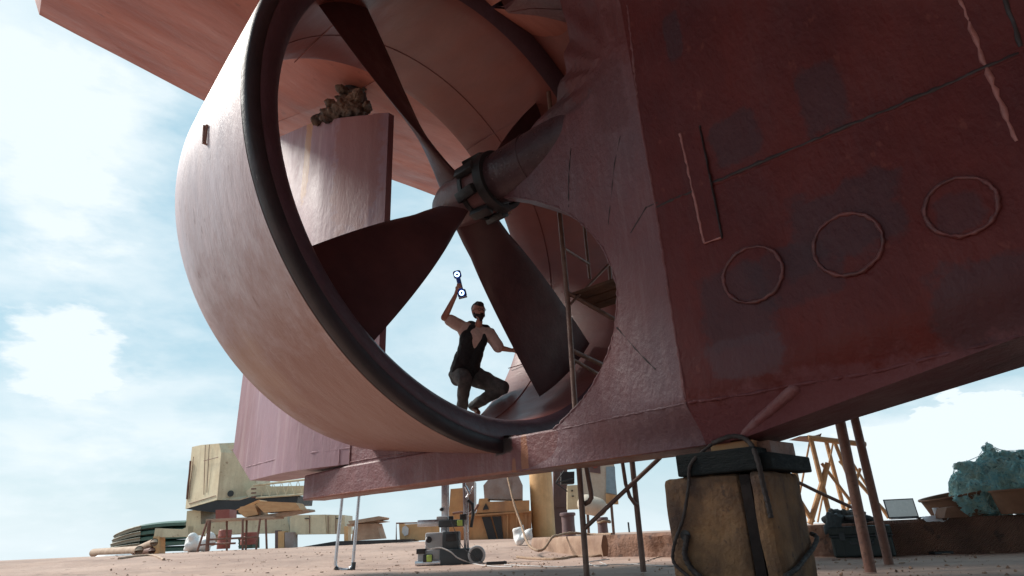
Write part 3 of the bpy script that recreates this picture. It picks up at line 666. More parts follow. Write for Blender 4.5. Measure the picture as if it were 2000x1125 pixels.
# ------------------------------------------------------------------ kerbs
def kerb(p0, p1, h_, w_, m_, label, seed, group='cast kerbs along the yard edge', amp=.05):
    p0 = Vector((p0[0], p0[1], 0)); p1 = Vector((p1[0], p1[1], 0)); n_ = max(8, int((p1 - p0).length / .12)); dr = (p1 - p0).normalized(); nn = Vector((-dr.y, dr.x, 0))
    if nn.y < 0: nn = -nn
    rows = []
    for i in range(n_ + 1):
        c = p0.lerp(p1, i / n_); row = []
        for q, (a, b) in enumerate([(0, -.06), (.0, .1), (-.01, .2), (0, .3), (.005, h_ - .04), (.03, h_), (.2, h_ + .004), (w_ - .03, h_), (w_, h_ - .04), (w_, -.06)]):
            p = c + nn * a + Vector((0, 0, b)); e = amp * (1 if q < 5 else .25)
            p += Vector((mnoise.noise(p * 3 + Vector((seed, 0, 0))), mnoise.noise(p * 3 + Vector((0, seed, 5))), .3 * mnoise.noise(p * 4))) * e; row.append(p)
        rows.append(row)
    m2 = MB(); m2.grid(rows); m2.add(rows[0], [tuple(range(10))]); m2.add(rows[-1], [tuple(range(10))])
    return tag(m2.build('kerb', m_, smooth=50), label, 'kerb', group)
kr = G(2000, 1080); kr2 = G(1740, 1088)
dr = (kr2 - kr).normalized(); kA = kr - dr * 3; kr = kr + Vector((0, .25, 0)); kA = kr - dr * 3; kB = kr + dr * ((kr2 - kr).length + .0); kC = kB + Vector((-.08, .015, 0)); kD = Vector((3.55, 9.3, 0))
kerb(kA, kB, .415, .55, M_KERB, 'long brown kerb with a woven imprint, carrying the net pile and laptop', 3, amp=.02)
kerb((kB.x - .02, kB.y + .02), (3.1, 9.75), .40, .5, M_KERBR, 'short brown kerb section right behind the concrete blocks and dark case', 9, amp=.025)
kerb((3.0, 10.6), (1.55, 12.6), .385, .5, M_KERBR, 'broken dark brown kerb with a ragged face, left of the concrete blocks', 13, amp=.13)
kerb((1.5, 12.8), (.2, 17.5), .385, .6, M_KERBT, 'pale tan kerb below the hanging rope and yellow column', 21, amp=.04)
kt = .415

# ------------------------------------------------------------------ things on and by the right kerb
def wquad(x, y, z, w_, d_, h_, rz=0, bev=.006):
    m_ = MB(); m_.box((x, y, z + h_ / 2), (w_, d_, h_), Matrix.Rotation(rz, 3, 'Z'), 0, bev); return m_
rzk = math.atan2(dr.y, -dr.x) * -1
ang = math.atan2((kr - kr2).y, (kr - kr2).x)
# case
c0 = (G(1620, 1088) + G(1745, 1085)) / 2; cw = (G(1745, 1085) - G(1620, 1088)).length; ca = math.atan2(*(lambda v_: (v_.y, v_.x))(G(1745, 1085) - G(1620, 1088)))
case = thing('equipment_case', 'large dark ribbed equipment case on the ground against the kerb', 'case', (c0.x, c0.y, 0))
Mc = Matrix.Rotation(ca, 3, 'Z')
def cb(x, y, z, sx, sy, sz, name, m_, bev=.01, more=()):
    mb = MB(); mb.box(c0 + Vector((0, -.12, 0)) + Mc @ Vector((x, y, z)), (sx, sy, sz), Mc, 0, bev)
    for q in more: mb.box(c0 + Vector((0, -.12, 0)) + Mc @ Vector(q[:3]), q[3:], Mc, 0, .004)
    return mb.build(name, m_, case)
cb(0, 0, .125, cw * .94, .38, .24, 'case_base', M_CASE, .02, [(k * cw / 7, -.19, .12, .02, .02, .2) for k in (-3, -2, 2, 3)])
cb(0, 0, .315, cw * .97, .40, .11, 'case_lid', M_CASE, .02, [(k * cw / 9, -.2, .33, .02, .02, .07) for k in range(-4, 5)])
cb(0, 0, .252, cw * .985, .415, .018, 'rim', M_DGREY, .004)
for k in (-.28, .28): cb(k * cw, -.205, .25, .07, .03, .10, 'latch', M_DGREY)
mb = MB(); cc = c0 + Vector((0, -.12, 0)); mb.tube([cc + Mc @ Vector(q) for q in ((-.13, -.195, .2), (-.12, -.235, .16), (.12, -.235, .16), (.13, -.195, .2))], .014, 8); mb.build('handle', M_DGREY, case, smooth=50)
# jacket on the kerb
jk = MB(); random.seed(5)
for k in range(16):
    a = BG(random.uniform(1625, 1688), random.uniform(1000, 1016), 9.1 + random.uniform(-.15, .25)); b = a + Vector((random.gauss(0, .08), random.gauss(0, .05), random.uniform(-.06, .02))); jk.cap(a, b, .05, .04)
for k in range(5):
    a = BG(1620 + k * 6, 1008, 8.75); b = BG(1613 + k * 6, 1040, 8.72); jk.cap(a, b, .035, .025)
jo = jk.build('jacket', M_TARP); remesh(jo, .014, 1); wobble(jo.data, .03, 11, 1); wobble(jo.data, .012, 30, 1); tag(jo, 'crumpled dark grey jacket draped over the kerb above the case', 'jacket')
sk2 = MB(); p = BG(1672, 1012, 8.7); sk2.box(p, (.26, .2, .07), Matrix.Rotation(.3, 3, 'Z'), 0, .02); sk2.box(p + Vector((.03, 0, .06)), (.12, .12, .06), None, 0, .01)
tag(sk2.build('tool_pouch', M_BLACK), 'small black tool pouch on the kerb between jacket and laptop', 'pouch')
# laptop
lp = BG(1768, 1008, 8.95); lp.z = kt + .01
lap = thing('laptop', 'open dark laptop standing on the kerb against the sky', 'laptop', lp)
lw = (BG(1794, 985, 8.95) - BG(1731, 985, 8.95)).length * .9; lh = .245; Ml = Matrix.Rotation(-.12, 3, 'Z')
mb = MB(); mb.box(lp + Vector((0, -.10, .010)), (lw, .27, .016), Ml, 0, .004); mb.build('keyboard_deck', M_LAP, lap)
ti = Ml @ Matrix.Rotation(-.12, 3, 'X')
mb = MB(); cc = lp + Vector((0, .045, .018)) + ti @ Vector((0, 0, lh / 2)); mb.box(cc, (lw, .010, lh), ti, 0, .003); lid = mb.build('lid', M_LAP, lap)
mb = MB(); mb.box(cc + ti @ Vector((0, -.0065, 0)), (lw - .03, .003, lh - .03), ti); mb.build('screen', M_SCR, lid)
# papers
pa = MB(); pc = BG(1818, 1012, 8.5); pc.z = kt + .008; rows = []
for i in range(9):
    rows.append([pc + Vector(((i / 8 - .5) * .34, -.16 + .26 * j / 6, .012 + .03 * mnoise.noise(Vector((i * .5, j * .6, 2))) + (.02 if i > 6 else 0) - (.05 if j == 0 else 0))) for j in range(7)])
pa.grid(rows); pa.grid([[p - Vector((0, 0, .003)) for p in r_] for r_ in rows]); tag(pa.build('paper_sheet', M_PAPER, smooth=180), 'loose white paper sheets lying on the kerb right of the laptop', 'paper')
cup = MB(); cp = BG(1829, 1000, 8.6); cp.z = kt; cup.tube([cp, cp + Vector((0, 0, .13))], [.028, .04], 16); tag(cup.build('paper_cup', M_PAPER, smooth=50), 'white cup standing behind the paper sheets', 'cup')
# tubs and net
def tub(px, pw, ytop, ybase, Y, tilt, label, name='tub'):
    b = BG(px, ybase, Y); b.z = max(b.z, kt - .01); t_ = BG(px, ytop, Y); r_ = (BG(px + pw / 2, ytop, Y) - BG(px - pw / 2, ytop, Y)).length / 2
    th = thing('clay_tub', label, 'tub', b, 'brown tubs on the kerb'); M_ = Matrix.Rotation(tilt, 3, 'Y'); h_ = max(.15, t_.z - b.z)
    pf = [(.78, 0), (.84, .3), (.92, .75), (.95, .9)]
    mb = MB(); n_ = 36; rows = [[b + M_ @ Vector((r_ * q * math.cos(2 * math.pi * k / n_), r_ * q * math.sin(2 * math.pi * k / n_), h_ * z)) for k in range(n_)] for q, z in [(0.02, 0)] + pf + [(.90, .9), (.8, .3), (.02, .2)]]
    mb.grid(rows, closed=True); mb.build('bowl', M_CLAY, th, smooth=50)
    mb = MB(); mb.grid([[b + M_ @ Vector((r_ * q * math.cos(2 * math.pi * k / n_), r_ * q * math.sin(2 * math.pi * k / n_), h_ * z)) for k in range(n_)] for q, z in ((.95, .90), (1.0, .91), (1.02, .96), (1.0, 1.0), (.92, .99), (.90, .9))], closed=True)
    mb.build('rim', M_CLAY, th, smooth=50)
tub(1998, 88, 955, 1003, 8.0, 0, 'upright brown tub with a flat rim under the net at the right edge')
tub(1885, 130, 962, 1009, 8.75, -.16, 'tilted brown tub half hidden behind the net')
br = MB(); bp = BG(1862, 1003, 8.2); bp.z = kt
br.prism([bp + Vector(q) for q in ((-.13, 0, 0), (-.06, 0, .12), (.05, 0, .13), (.19, 0, .0))], (0, .2, 0)); tag(br.build('brick_wedge', M_CLAY), 'broken brown brick wedge lying in front of the tilted tub', 'brick')
# net pile
random.seed(11); nt_ = MB()
blobs = [(1960, 930, 46), (1925, 935, 34), (1995, 928, 44), (2035, 935, 50), (1905, 955, 34), (1898, 975, 32), (1912, 990, 26), (1935, 965, 34), (1884, 948, 24), (1975, 955, 34), (1922, 1000, 18), (1886, 968, 26), (1940, 905, 24), (1902, 925, 26)]
for x, y, r_ in blobs:
    a = BG(x, y, 8.5); rr = r_ / 1290 * 8.5
    nt_.cap(a, a + Vector((rr * .25, .12, rr * .05)), rr * .86, rr * .8, n=14)
    for k in range(5):
        q = a + Vector((random.gauss(0, rr * .5), random.gauss(-rr * .3, rr * .3), random.gauss(0, rr * .45))); nt_.cap(q, q + Vector((random.gauss(0, .08), 0, random.gauss(0, .04))), rr * .38, rr * .25, n=10)
for v_ in nt_.v: v_.z = max(v_.z, kt + .005)
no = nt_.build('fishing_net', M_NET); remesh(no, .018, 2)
for v_ in no.data.vertices:
    wv = v_.co; q = Vector((wv.x, wv.y, wv.z * .6)); n1 = abs(mnoise.noise(q * 7)); n2 = abs(mnoise.noise(q * 17 + Vector((3, 1, 0)))); n3 = mnoise.noise(wv * 48); v_.co += v_.normal * (.09 * n1 + .045 * n2 + .012 * n3 - .03)
tag(no, 'heap of tangled teal fishing net spilling over the brown tubs', 'fishing net')
vs = [v_.co.copy() for v_ in no.data.vertices]; nrm_ = [v_.normal.copy() for v_ in no.data.vertices]
from mathutils.bvhtree import BVHTree
bvh = BVHTree.FromPolygons(vs, [tuple(p.vertices) for p in no.data.polygons]); LO = Vector(no.location)
def hug(p, l):
    c_, n_, _, _ = bvh.find_nearest(p - LO); return c_ + n_ * l + LO
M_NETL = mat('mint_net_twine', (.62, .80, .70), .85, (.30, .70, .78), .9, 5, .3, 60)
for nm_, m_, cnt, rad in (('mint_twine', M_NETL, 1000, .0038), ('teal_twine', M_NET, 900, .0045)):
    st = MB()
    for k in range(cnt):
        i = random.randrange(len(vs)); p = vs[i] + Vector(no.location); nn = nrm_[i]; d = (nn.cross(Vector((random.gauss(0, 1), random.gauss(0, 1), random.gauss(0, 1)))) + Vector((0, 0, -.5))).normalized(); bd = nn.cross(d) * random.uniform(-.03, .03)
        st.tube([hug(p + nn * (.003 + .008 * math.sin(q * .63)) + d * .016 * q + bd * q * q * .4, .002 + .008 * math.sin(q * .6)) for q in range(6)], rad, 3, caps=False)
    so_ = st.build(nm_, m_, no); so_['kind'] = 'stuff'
# litter near the kerb
for q, (x0, y0, x1, y1, lb) in enumerate(((1815, 1083, 1895, 1082, 'flat black board lying at the foot of the woven kerb'), (1575, 1087, 1597, 1086, 'little black box on the ground by the concrete block'))):
    a = G(x0, y0); b = G(x1, y1); m_ = (a + b) / 2; mb = MB(); mb.box(m_ + Vector((0, .05, .02)), ((b - a).length, .16, .035), Matrix.Rotation(.1, 3, 'Z'), 0, .006); tag(mb.build('flat_board' if q == 0 else 'small_box', M_BLACK), lb, 'board' if q == 0 else 'box')

# ------------------------------------------------------------------ background helpers
def bprism(mb, pts, Y, dep, mi=0): mb.prism([BG(x, y, Y) for x, y in pts], (0, dep, 0), mi); return mb
def brect(mb, x0, y0, x1, y1, Y, dep, mi=0): return bprism(mb, [(x0, y0), (x1, y0 - (x1 - x0) * .045), (x1, y1 - (x1 - x0) * .045), (x0, y1)], Y, dep, mi)
def bbar(mb, pts, Y, r): mb.tube([BG(p[0], p[1], Y if len(p) < 3 else p[2]) for p in pts], r, 8); return mb
def base(px, Y): p = BG(px, 1070, Y); p.z = gh(p.x, p.y); return p

random.seed(31)
for (x, y, lb) in ((1198, 1080, 'small pale stone on the ground left of the right scaffold foot'), (1075, 1076, 'small grey stone at the foot of the pale kerb')):
    p = G(x, y); mb = MB(); mb.cap(p + Vector((0, 0, .02)), p + Vector((.05, .01, .02)), .045, .03, n=8); q = mb.build('stone', M_PALEW, smooth=50); wobble(q.data, .02, 18, x); tag(q, lb, 'stone')
# orange trestle right
Yt = 11.5
tre = thing('trestle', 'tall orange-brown frame of crossed beams behind the slanting pipes', 'trestle', base(1620, Yt))
for nm, pts, Y, r in (('leg', [(1583, 855), (1625, 1025)], Yt, .045), ('leg', [(1612, 856), (1655, 1020)], Yt + .6, .04), ('leg', [(1628, 858), (1690, 1015)], Yt + .2, .035), ('leg', [(1617, 905), (1582, 1023)], Yt, .05),
                      ('brace', [(1545, 950), (1588, 1020)], Yt, .045), ('brace', [(1605, 905), (1670, 990), (1705, 1020)], Yt, .03), ('brace', [(1640, 900), (1740, 1012)], Yt + .3, .035), ('brace', [(1628, 860), (1597, 1020)], Yt + .5, .018), ('brace', [(1582, 860), (1560, 975)], Yt + .2, .018), ('brace', [(1680, 915), (1648, 1018)], Yt + .5, .03), ('brace', [(1650, 880), (1700, 960), (1735, 1012)], Yt + .6, .025), ('top_beam', [(1578, 855), (1690, 868)], Yt, .05), ('top_beam', [(1600, 857), (1640, 864)], Yt + .6, .04)):
    bbar(MB(), pts, Y, r).build(nm, M_ORWOOD, tre)
mb = MB(); bprism(mb, [(1562, 852), (1600, 850), (1605, 846), (1602, 856)], Yt, .5); mb.build('bent_sheet', M_RUSTP, tre)
bbar(MB(), [(1555, 940), (1600, 962), (1690, 1003)], 8.2, .022).build('long_bar', M_POLE); tag(bpy.data.objects['long_bar'], 'brown metal bar slanting from the timbers to the pipes', 'bar')
gt = thing('gate_frame', 'orange timber gate frame with a hook, just right of the black timbers', 'frame', base(1550, 9.5))
bbar(MB(), [(1490, 876), (1545, 872)], 9.5, .04).build('lintel', M_ORWOOD, gt); bbar(MB(), [(1541, 872), (1556, 940), (1562, 1017)], 9.5, .045).build('post', M_ORWOOD, gt)
bbar(MB(), [(1515, 874), (1515, 886), (1518, 892), (1513, 893)], 9.5, .006).build('hook', M_BLACK, gt)

# yellow column, purple column, bollards
Yc = 24
def cylpx(name, x0, x1, yt, yb, Y, m_, label, cat, group=None, flare=0):
    b = BG((x0 + x1) / 2, yb, Y); t_ = BG((x0 + x1) / 2, yt, Y); b.z = min(b.z, gh(b.x, b.y) + .3); r_ = (BG(x1, yb, Y) - BG(x0, yb, Y)).length / 2; b.x = (b.x + t_.x) / 2
    pts = [(r_ * (1 + flare), b.z - .1), (r_ * (1 + flare * .6), b.z + .12), (r_, b.z + .3), (r_, t_.z - .25), (r_ * (1 + flare), t_.z - .15), (r_ * (1 + flare), t_.z)]
    mb = MB(); mb.tube([(b.x, b.y, z) for _, z in pts], [q for q, _ in pts], 40); return tag(mb.build(name, m_, smooth=40), label, cat, group)
cylpx('steel_column', 1034, 1080, 860, 1050, Yc, M_YEL, 'thick round ochre-yellow column standing behind the pale kerb', 'column')
mb = MB(); brect(mb, 1081, 860, 1108, 1048, Yc + .8, .8); brect(mb, 1080, 988, 1110, 991, Yc + .76, .1); brect(mb, 1083, 923, 1087, 932, Yc + .7, .1); tag(mb.build('steel_pillar', M_PURST), 'square purple-brown steel pillar right behind the yellow column', 'pillar')
def bollard(x0, x1, yt, yb, Y, label):
    th = thing('bollard', label, 'bollard', base((x0 + x1) / 2, Y), 'mooring bollards behind the kerb')
    b = BG((x0 + x1) / 2, yb, Y); t_ = BG((x0 + x1) / 2, yt, Y); r_ = (BG(x1, yb, Y) - BG(x0, yb, Y)).length / 2
    mb = MB(); zs = [(r_ * 1.1, b.z - .3), (r_, b.z), (r_ * .93, b.z + (t_.z - b.z) * .5), (r_ * .97, t_.z - .1)]; mb.tube([(b.x, b.y, z) for _, z in zs], [q for q, _ in zs], 28); mb.build('post', M_PURST, th, smooth=50)
    mb = MB(); mb.tube([(b.x, b.y, z) for z in (t_.z - .1, t_.z - .08, t_.z - .02, t_.z)], [r_ * .97, r_ * 1.16, r_ * 1.16, r_ * 1.0], 28); mb.build('cap', M_PURST, th, smooth=50)
    return th, b, t_, r_
bollard(1098, 1125, 1001, 1046, 19, 'larger dark purple bollard beside the purple pillar')
_, b_, t_, r_ = bollard(1168, 1189, 1010, 1045, 18, 'smaller dark bollard with rope wound at its top')
rope('rope', [t_ + Vector((r_ * 1.15 * math.cos(a), r_ * 1.15 * math.sin(a), -.12 + .02 * math.sin(3 * a))) for a in [i * .6 for i in range(22)]], .03, M_ROPET, 'tan rope wound round the smaller bollard', 'rope')
# winch / hull block behind the scanner
Yw = 23
wn = thing('rusty_machine_base', 'big orange rusty machine base with two slanting black openings', 'machine', base(950, Yw))
mb = MB(); bprism(mb, [(905, 1010), (1038, 1000), (1038, 1054), (905, 1060)], Yw, 2.2); mb.build('lower_block', M_ORST, wn)
mb = MB(); bprism(mb, [(936, 974), (952, 973), (952, 980), (1034, 977), (1034, 998), (1000, 999), (930, 1002)], Yw - .1, 2); mb.build('upper_block', M_ORST, wn)
mb = MB(); bprism(mb, [(880, 955), (903, 953), (904, 1005), (930, 1002), (932, 1062), (876, 1064), (876, 1010)], Yw + .4, 1.6); mb.build('side_block', M_ORST, wn)
for pts in ([(941, 1010), (958, 1009), (971, 1056), (955, 1057)], [(961, 1009), (979, 1008), (983, 1055), (974, 1056)]):
    mb = MB(); bprism(mb, pts, Yw - .06, .1); mb.build('opening', M_BLACK, wn)
mb = MB(); bprism(mb, [(944, 948), (955, 935), (958, 920), (1000, 915), (1008, 925), (1008, 976), (946, 974)], Yw + .5, 1.2); mb.build('pedestal', M_SHELL, wn)
mb = MB(); bprism(mb, [(1002, 915), (1011, 925), (1021, 948), (1021, 975), (1000, 975)], Yw + .3, 1.0); mb.build('side_plate', M_SHELL, wn)
mb = MB(); bprism(mb, [(905, 1006), (1038, 997), (1038, 1000), (905, 1010)], Yw - .15, .5); mb.build('flange', M_ORST, wn)
for x_ in (912, 990, 1008, 1026):
    mb = MB(); bprism(mb, [(x_, 1010 - (x_ - 905) * .07), (x_ + 2.5, 1010 - (x_ - 905) * .07), (x_ + 2.5, 1058 - (x_ - 905) * .04), (x_, 1058 - (x_ - 905) * .04)], Yw - .10, .12); mb.build('stiffener_rib', M_ORST, wn)
mb = MB(); bbar(mb, [(884, 1003), (902, 1000), (914, 1006), (928, 996), (934, 985)], Yw - .1, .045); mb.build('bent_pipe', M_RUSTP, wn, smooth=50)
mb = MB(); bprism(mb, [(945, 990), (949, 983), (953, 990), (955, 995), (943, 996)], Yw - .14, .06); mb.build('notch', M_BLACK, wn)
mb = MB(); brect(mb, 903, 940, 926, 1005, Yw + 1.5, 1.2); tag(mb.build('steel_box_post', M_SHELL), 'grey-brown square post behind the aluminium rails', 'post')
# white bag
wb = MB(); random.seed(8)
for k in range(16):
    a = BG(random.uniform(1009, 1033), random.uniform(1034, 1056), 18.5 + random.uniform(-.1, .3)); wb.cap(a, a + Vector((random.gauss(0, .1), 0, random.uniform(0, .22))), random.uniform(.06, .14), .03)
wo_ = wb.build('plastic_bag', M_WHITE); remesh(wo_, .04, 1); wobble(wo_.data, .05, 5, 2); tag(wo_, 'crumpled white plastic bag at the foot of the yellow column', 'bag')
# poster frame, cabinet, float
Yp = 21
sg = thing('poster_board', 'faded cream poster board hanging tilted right of the purple pillar', 'board', base(1170, Yp))
mb = MB(); bprism(mb, [(1136, 895), (1198, 890), (1207, 985), (1175, 984), (1136, 975)], Yp, .12); mb.build('panel', M_POSTER, sg)
mb = MB(); bprism(mb, [(1184, 912), (1201, 911), (1204, 966), (1184, 962)], Yp - .03, .03); mb.build('blue_print', M_PBLUE, sg)
mb = MB(); bprism(mb, [(1148, 900), (1172, 900), (1173, 925), (1152, 922)], Yp - .03, .03); mb.build('dark_print', M_PURST, sg)
mb = MB(); bprism(mb, [(1156, 906), (1167, 906), (1167, 913), (1160, 915)], Yp - .05, .02); mb.build('red_mark', M_REDP, sg)
mb = MB(); bprism(mb, [(1183, 964), (1207, 968), (1208, 985), (1184, 983)], Yp - .04, .03); mb.build('ochre_strip', M_YEL, sg)
cab = thing('switch_cabinet', 'pale grey switch cabinet mounted between the pillar and the scaffold pole', 'cabinet', BG(1119, 995, Yp))
mb = MB(); brect(mb, 1108, 948, 1130, 995, Yp - .1, .3); mb.build('cabinet_body', M_CREAM, cab)
mb = MB(); brect(mb, 1116, 957, 1119, 960, Yp - .14, .04); mb.build('knob', M_BLACK, cab); mb = MB(); brect(mb, 1117, 968, 1121, 970, Yp - .14, .04); mb.build('knob', M_BLACK, cab)
fl = MB(); brect(fl, 1096, 922, 1122, 945, Yp, .5); bbar(fl, [(1085, 943), (1120, 935)], Yp - .1, .02); bbar(fl, [(1085, 943), (1108, 960)], Yp - .1, .02); bbar(fl, [(1087, 941), (1105, 915)], Yp - .1, .02)
tag(fl.build('bracket_arm', M_BLACK), 'black bracket with pale stays above the switch cabinet', 'bracket')
mo = MB(); a = BG(1146, 985, Yp - .5); mo.cap(a, a + Vector((.35, 0, -.1)), .30, .28, n=20); tag(mo.build('motor_drum', M_POSTER, smooth=60), 'rounded tan motor drum below the poster board', 'drum')
rope('cable', [BG(1160, 1002, Yp - .6), BG(1168, 995, Yp - .6), BG(1167, 982, Yp - .6), BG(1160, 976, Yp - .6)], .02, M_BLACK, 'short black cable loop beside the motor drum', 'cable')
for x0, x1, yt, yb, lb in ((1194, 1199, 985, 1046, 'thin brown post under the right end of the poster board'), (1147, 1150, 985, 1045, 'thin ochre post below the motor drum')):
    tubeobj('thin_post', [BG(x0, yt, Yp), BG(x1, yb, Yp)], .045, M_POLE, lb, 'post', 'thin posts behind the kerb')
tubeobj('mast', [BG(1230, 1047, 30), BG(1227, 1020, 30)], .04, M_BLACK, 'tiny distant dark mast left of the right scaffold post', 'mast')
# hanging rope and ground ropes
rope('rope', [BG(988, 915, 17), BG(1003, 980, 16.5), BG(1018, 1025, 16), BG(1030, 1060, 15), BG(1046, 1074, 14), BG(1062, 1072, 14), BG(1078, 1050, 14.3), BG(1090, 1046, 14.6), BG(1115, 1041, 15), BG(1160, 1044, 15), BG(1195, 1043, 14)], .028, M_ROPET, 'long tan rope hanging from the keel in a loop over the kerb', 'rope')
rope('rope', [G(1010, 1088, .02), G(1040, 1091, .02), G(1090, 1092, .02), G(1124, 1087, .02), G(1170, 1086, .02), G(1215, 1078, .02)], .028, M_ROPET, 'tan rope lying along the ground in front of the kerb', 'rope')
def gcable(pts, r, m_, lb, **k): rope('cable', [G(x, y, r) for x, y in pts], r, m_, lb, 'cable', group='cables on the ground', n=6)
gcable([(985, 1103), (1050, 1106), (1110, 1107), (1170, 1104), (1240, 1102), (1300, 1106), (1330, 1104)], .009, M_CABLE, 'pale cable running along the ground from the power strip to the blocks')
gcable([(1225, 1104), (1250, 1100), (1280, 1090), (1305, 1084)], .006, M_BLACK, 'thin black cable on the ground left of the blocks')
gcable([(1190, 1092), (1150, 1098), (1165, 1106), (1185, 1104), (1172, 1098)], .008, M_CABLE, 'pale cable coil on the ground between the scaffold feet')

# ------------------------------------------------------------------ scanner trolley (dust extractor with rails)
sb = G(866, 1104); 
def SC(px, py, dy=0): return BG(px, py, sb.y + dy)
ext = thing('dust_extractor', 'grey and black wheeled dust extractor with a lime clip on the ground', 'machine', (sb.x, sb.y, gh(sb.x, sb.y)))
def eb(x0, y0, x1, y1, dy, dep, name, m_, bev=.02):
    a = SC(x0, y1, dy); b = SC(x1, y1, dy); t_ = SC((x0 + x1) / 2, y0, dy); m2 = SC((x0 + x1) / 2, y1, dy); mb = MB(); mb.box(((a.x + b.x) / 2, a.y + dep / 2, (t_.z + m2.z) / 2), ((b - a).length, dep, t_.z - m2.z), None, 0, bev); return mb.build(name, m_, ext, smooth=30)
eb(858, 1072, 918, 1107, 0, .5, 'tank_side', M_DGREY, .03); eb(815, 1074, 860, 1100, .05, .5, 'tank_front', M_GREYP, .02); eb(810, 1095, 860, 1104, .0, .55, 'bumper', M_ALU, .01)
eb(813, 1072, 830, 1082, .0, .2, 'dark_lug', M_BLACK, .005); eb(826, 1083, 844, 1098, -.02, .1, 'latch_block', M_BLACK, .01); eb(833, 1084, 843, 1097, -.05, .05, 'lime_clip', M_LIME, .01)
eb(830, 1040, 866, 1074, .1, .4, 'motor_head', M_GREYP, .03); eb(864, 1038, 896, 1074, .08, .42, 'hose_garage', M_DGREY, .02); eb(870, 1042, 892, 1057, .04, .1, 'dark_recess', M_BLACK, .01)
mb = MB(); c = SC(838, 1054, .06); mb.tube([c, c + Vector((0, -.06, 0))], .055, 20); mb.build('hose_port', M_BLACK, ext, smooth=40)
for x in (818, 915):
    mb = MB(); c = SC(x, 1105, .05); mb.tube([c - Vector((.0, .02, 0)), c + Vector((0, .04, 0))], .03, 16); mb.build('castor', M_BLACK, ext, smooth=40)
wc = SC(931, 1084, -.0); wr = .155
whl = MB(); 
whl.tube([wc + Vector((wr * .86 * math.cos(a), .0, wr * .86 * math.sin(a))) for a in [2 * math.pi * i / 40 for i in range(41)]], .028, 12, caps=False); w1 = whl.build('wheel', M_GREYP, ext, smooth=60)
mb = MB(); mb.tube([wc + Vector((0, -.02, 0)), wc + Vector((0, .03, 0))], wr * .75, 32); 
for k in range(6): a = k * math.pi / 3; mb.box(wc + Vector((wr * .4 * math.cos(a), -.025, wr * .4 * math.sin(a))), (wr * .55, .02, .02), Matrix.Rotation(-a, 3, 'Y'))
mb.tube([wc + Vector((0, -.04, 0)), wc + Vector((0, .03, 0))], .03, 16); mb.build('rim', M_DGREY, w1, smooth=40)
# sliding rail frame above it
rl = thing('rail_stand', 'tall aluminium rail stand with a sliding grey arm above the extractor', 'stand', (sb.x + .2, sb.y + .5, 0))
def rb(x0, y0, x1, y1, dy, dep, name, m_, bev=.005):
    a = SC(x0, y1, dy); b = SC(x1, y1, dy); t_ = SC((x0 + x1) / 2, y0, dy); m2 = SC((x0 + x1) / 2, y1, dy); mb = MB(); mb.box(((a.x + b.x) / 2, a.y + dep / 2, (t_.z + m2.z) / 2), ((b - a).length, dep, t_.z - m2.z), None, 0, bev); return mb.build(name, m_, rl, smooth=30)
rb(862, 900, 874, 1040, .5, .1, 'rail', M_ALU); rb(906, 940, 911, 1078, .3, .06, 'rail', M_ALU, .003); rb(912, 960, 916, 1080, .3, .06, 'rail', M_ALU, .003); rb(875, 940, 877, 1040, .5, .04, 'rail', M_ALU, .002)
rb(815, 1015, 858, 1028, .25, .2, 'arm_tray', M_ALU, .01); rb(856, 1015, 906, 1029, .22, .25, 'slide_arm', M_DGREY, .02); rb(852, 1008, 874, 1016, .25, .2, 'arm_cover', M_GREYP, .02)
rb(893, 1016, 903, 1027, .18, .05, 'lime_block', M_LIME, .005); rb(898, 1004, 910, 1015, .25, .12, 'clamp', M_BLACK, .01); rb(876, 1008, 885, 1016, .25, .1, 'clamp', M_BLACK, .01)
rb(905, 1015, 912, 1025, .25, .08, 'roller', M_GREYP, .01)
mb = MB(); mb.tube([SC(914, 977, .25), SC(923, 985, .25), SC(924, 1005, .25), SC(920, 1030, .25)], .03, 10); mb.build('black_strap', M_BLACK, rl, smooth=50)
mb = MB(); c = SC(862, 995, .4); mb.cap(c, c + Vector((.01, 0, 0)), .035, .035); mb.build('knob', M_BLACK, rl, smooth=60)
mb = MB(); mb.tube([SC(909, 950, .28), SC(917, 965, .28)], .03, 8); mb.tube([SC(925, 950, .28), SC(911, 972, .28)], .018, 8); mb.build('top_bracket', M_ALU, rl, smooth=50)
rope('cable', [SC(834, 1050, -.05), SC(831, 1060, -.1), SC(838, 1072, -.1), SC(860, 1070, -.1), SC(880, 1078, -.15), SC(895, 1090, -.15), G(925, 1101, .01), G(960, 1106, .01), G(1000, 1107, .01)], .012, M_CABLE, 'pale grey cable looping from the extractor to the ground', 'cable', group='cables on the ground')
rope('cable', [SC(880, 1015, .1), SC(890, 1040, 0), SC(905, 1070, -.1), SC(925, 1085, -.2), G(945, 1100, .01), G(955, 1102, .01)], .006, M_BLACK, 'thin black cable from the slide arm to the power strip', 'cable', group='cables on the ground')
a = G(952, 1104); b = G(988, 1103); mb = MB(); mb.box((a + b) / 2 + Vector((0, .02, .03)), ((b - a).length, .08, .05), Matrix.Rotation(.05, 3, 'Z'), 0, .01); tag(mb.build('power_strip', M_BLACK), 'black power strip on the ground right of the extractor wheel', 'power strip')
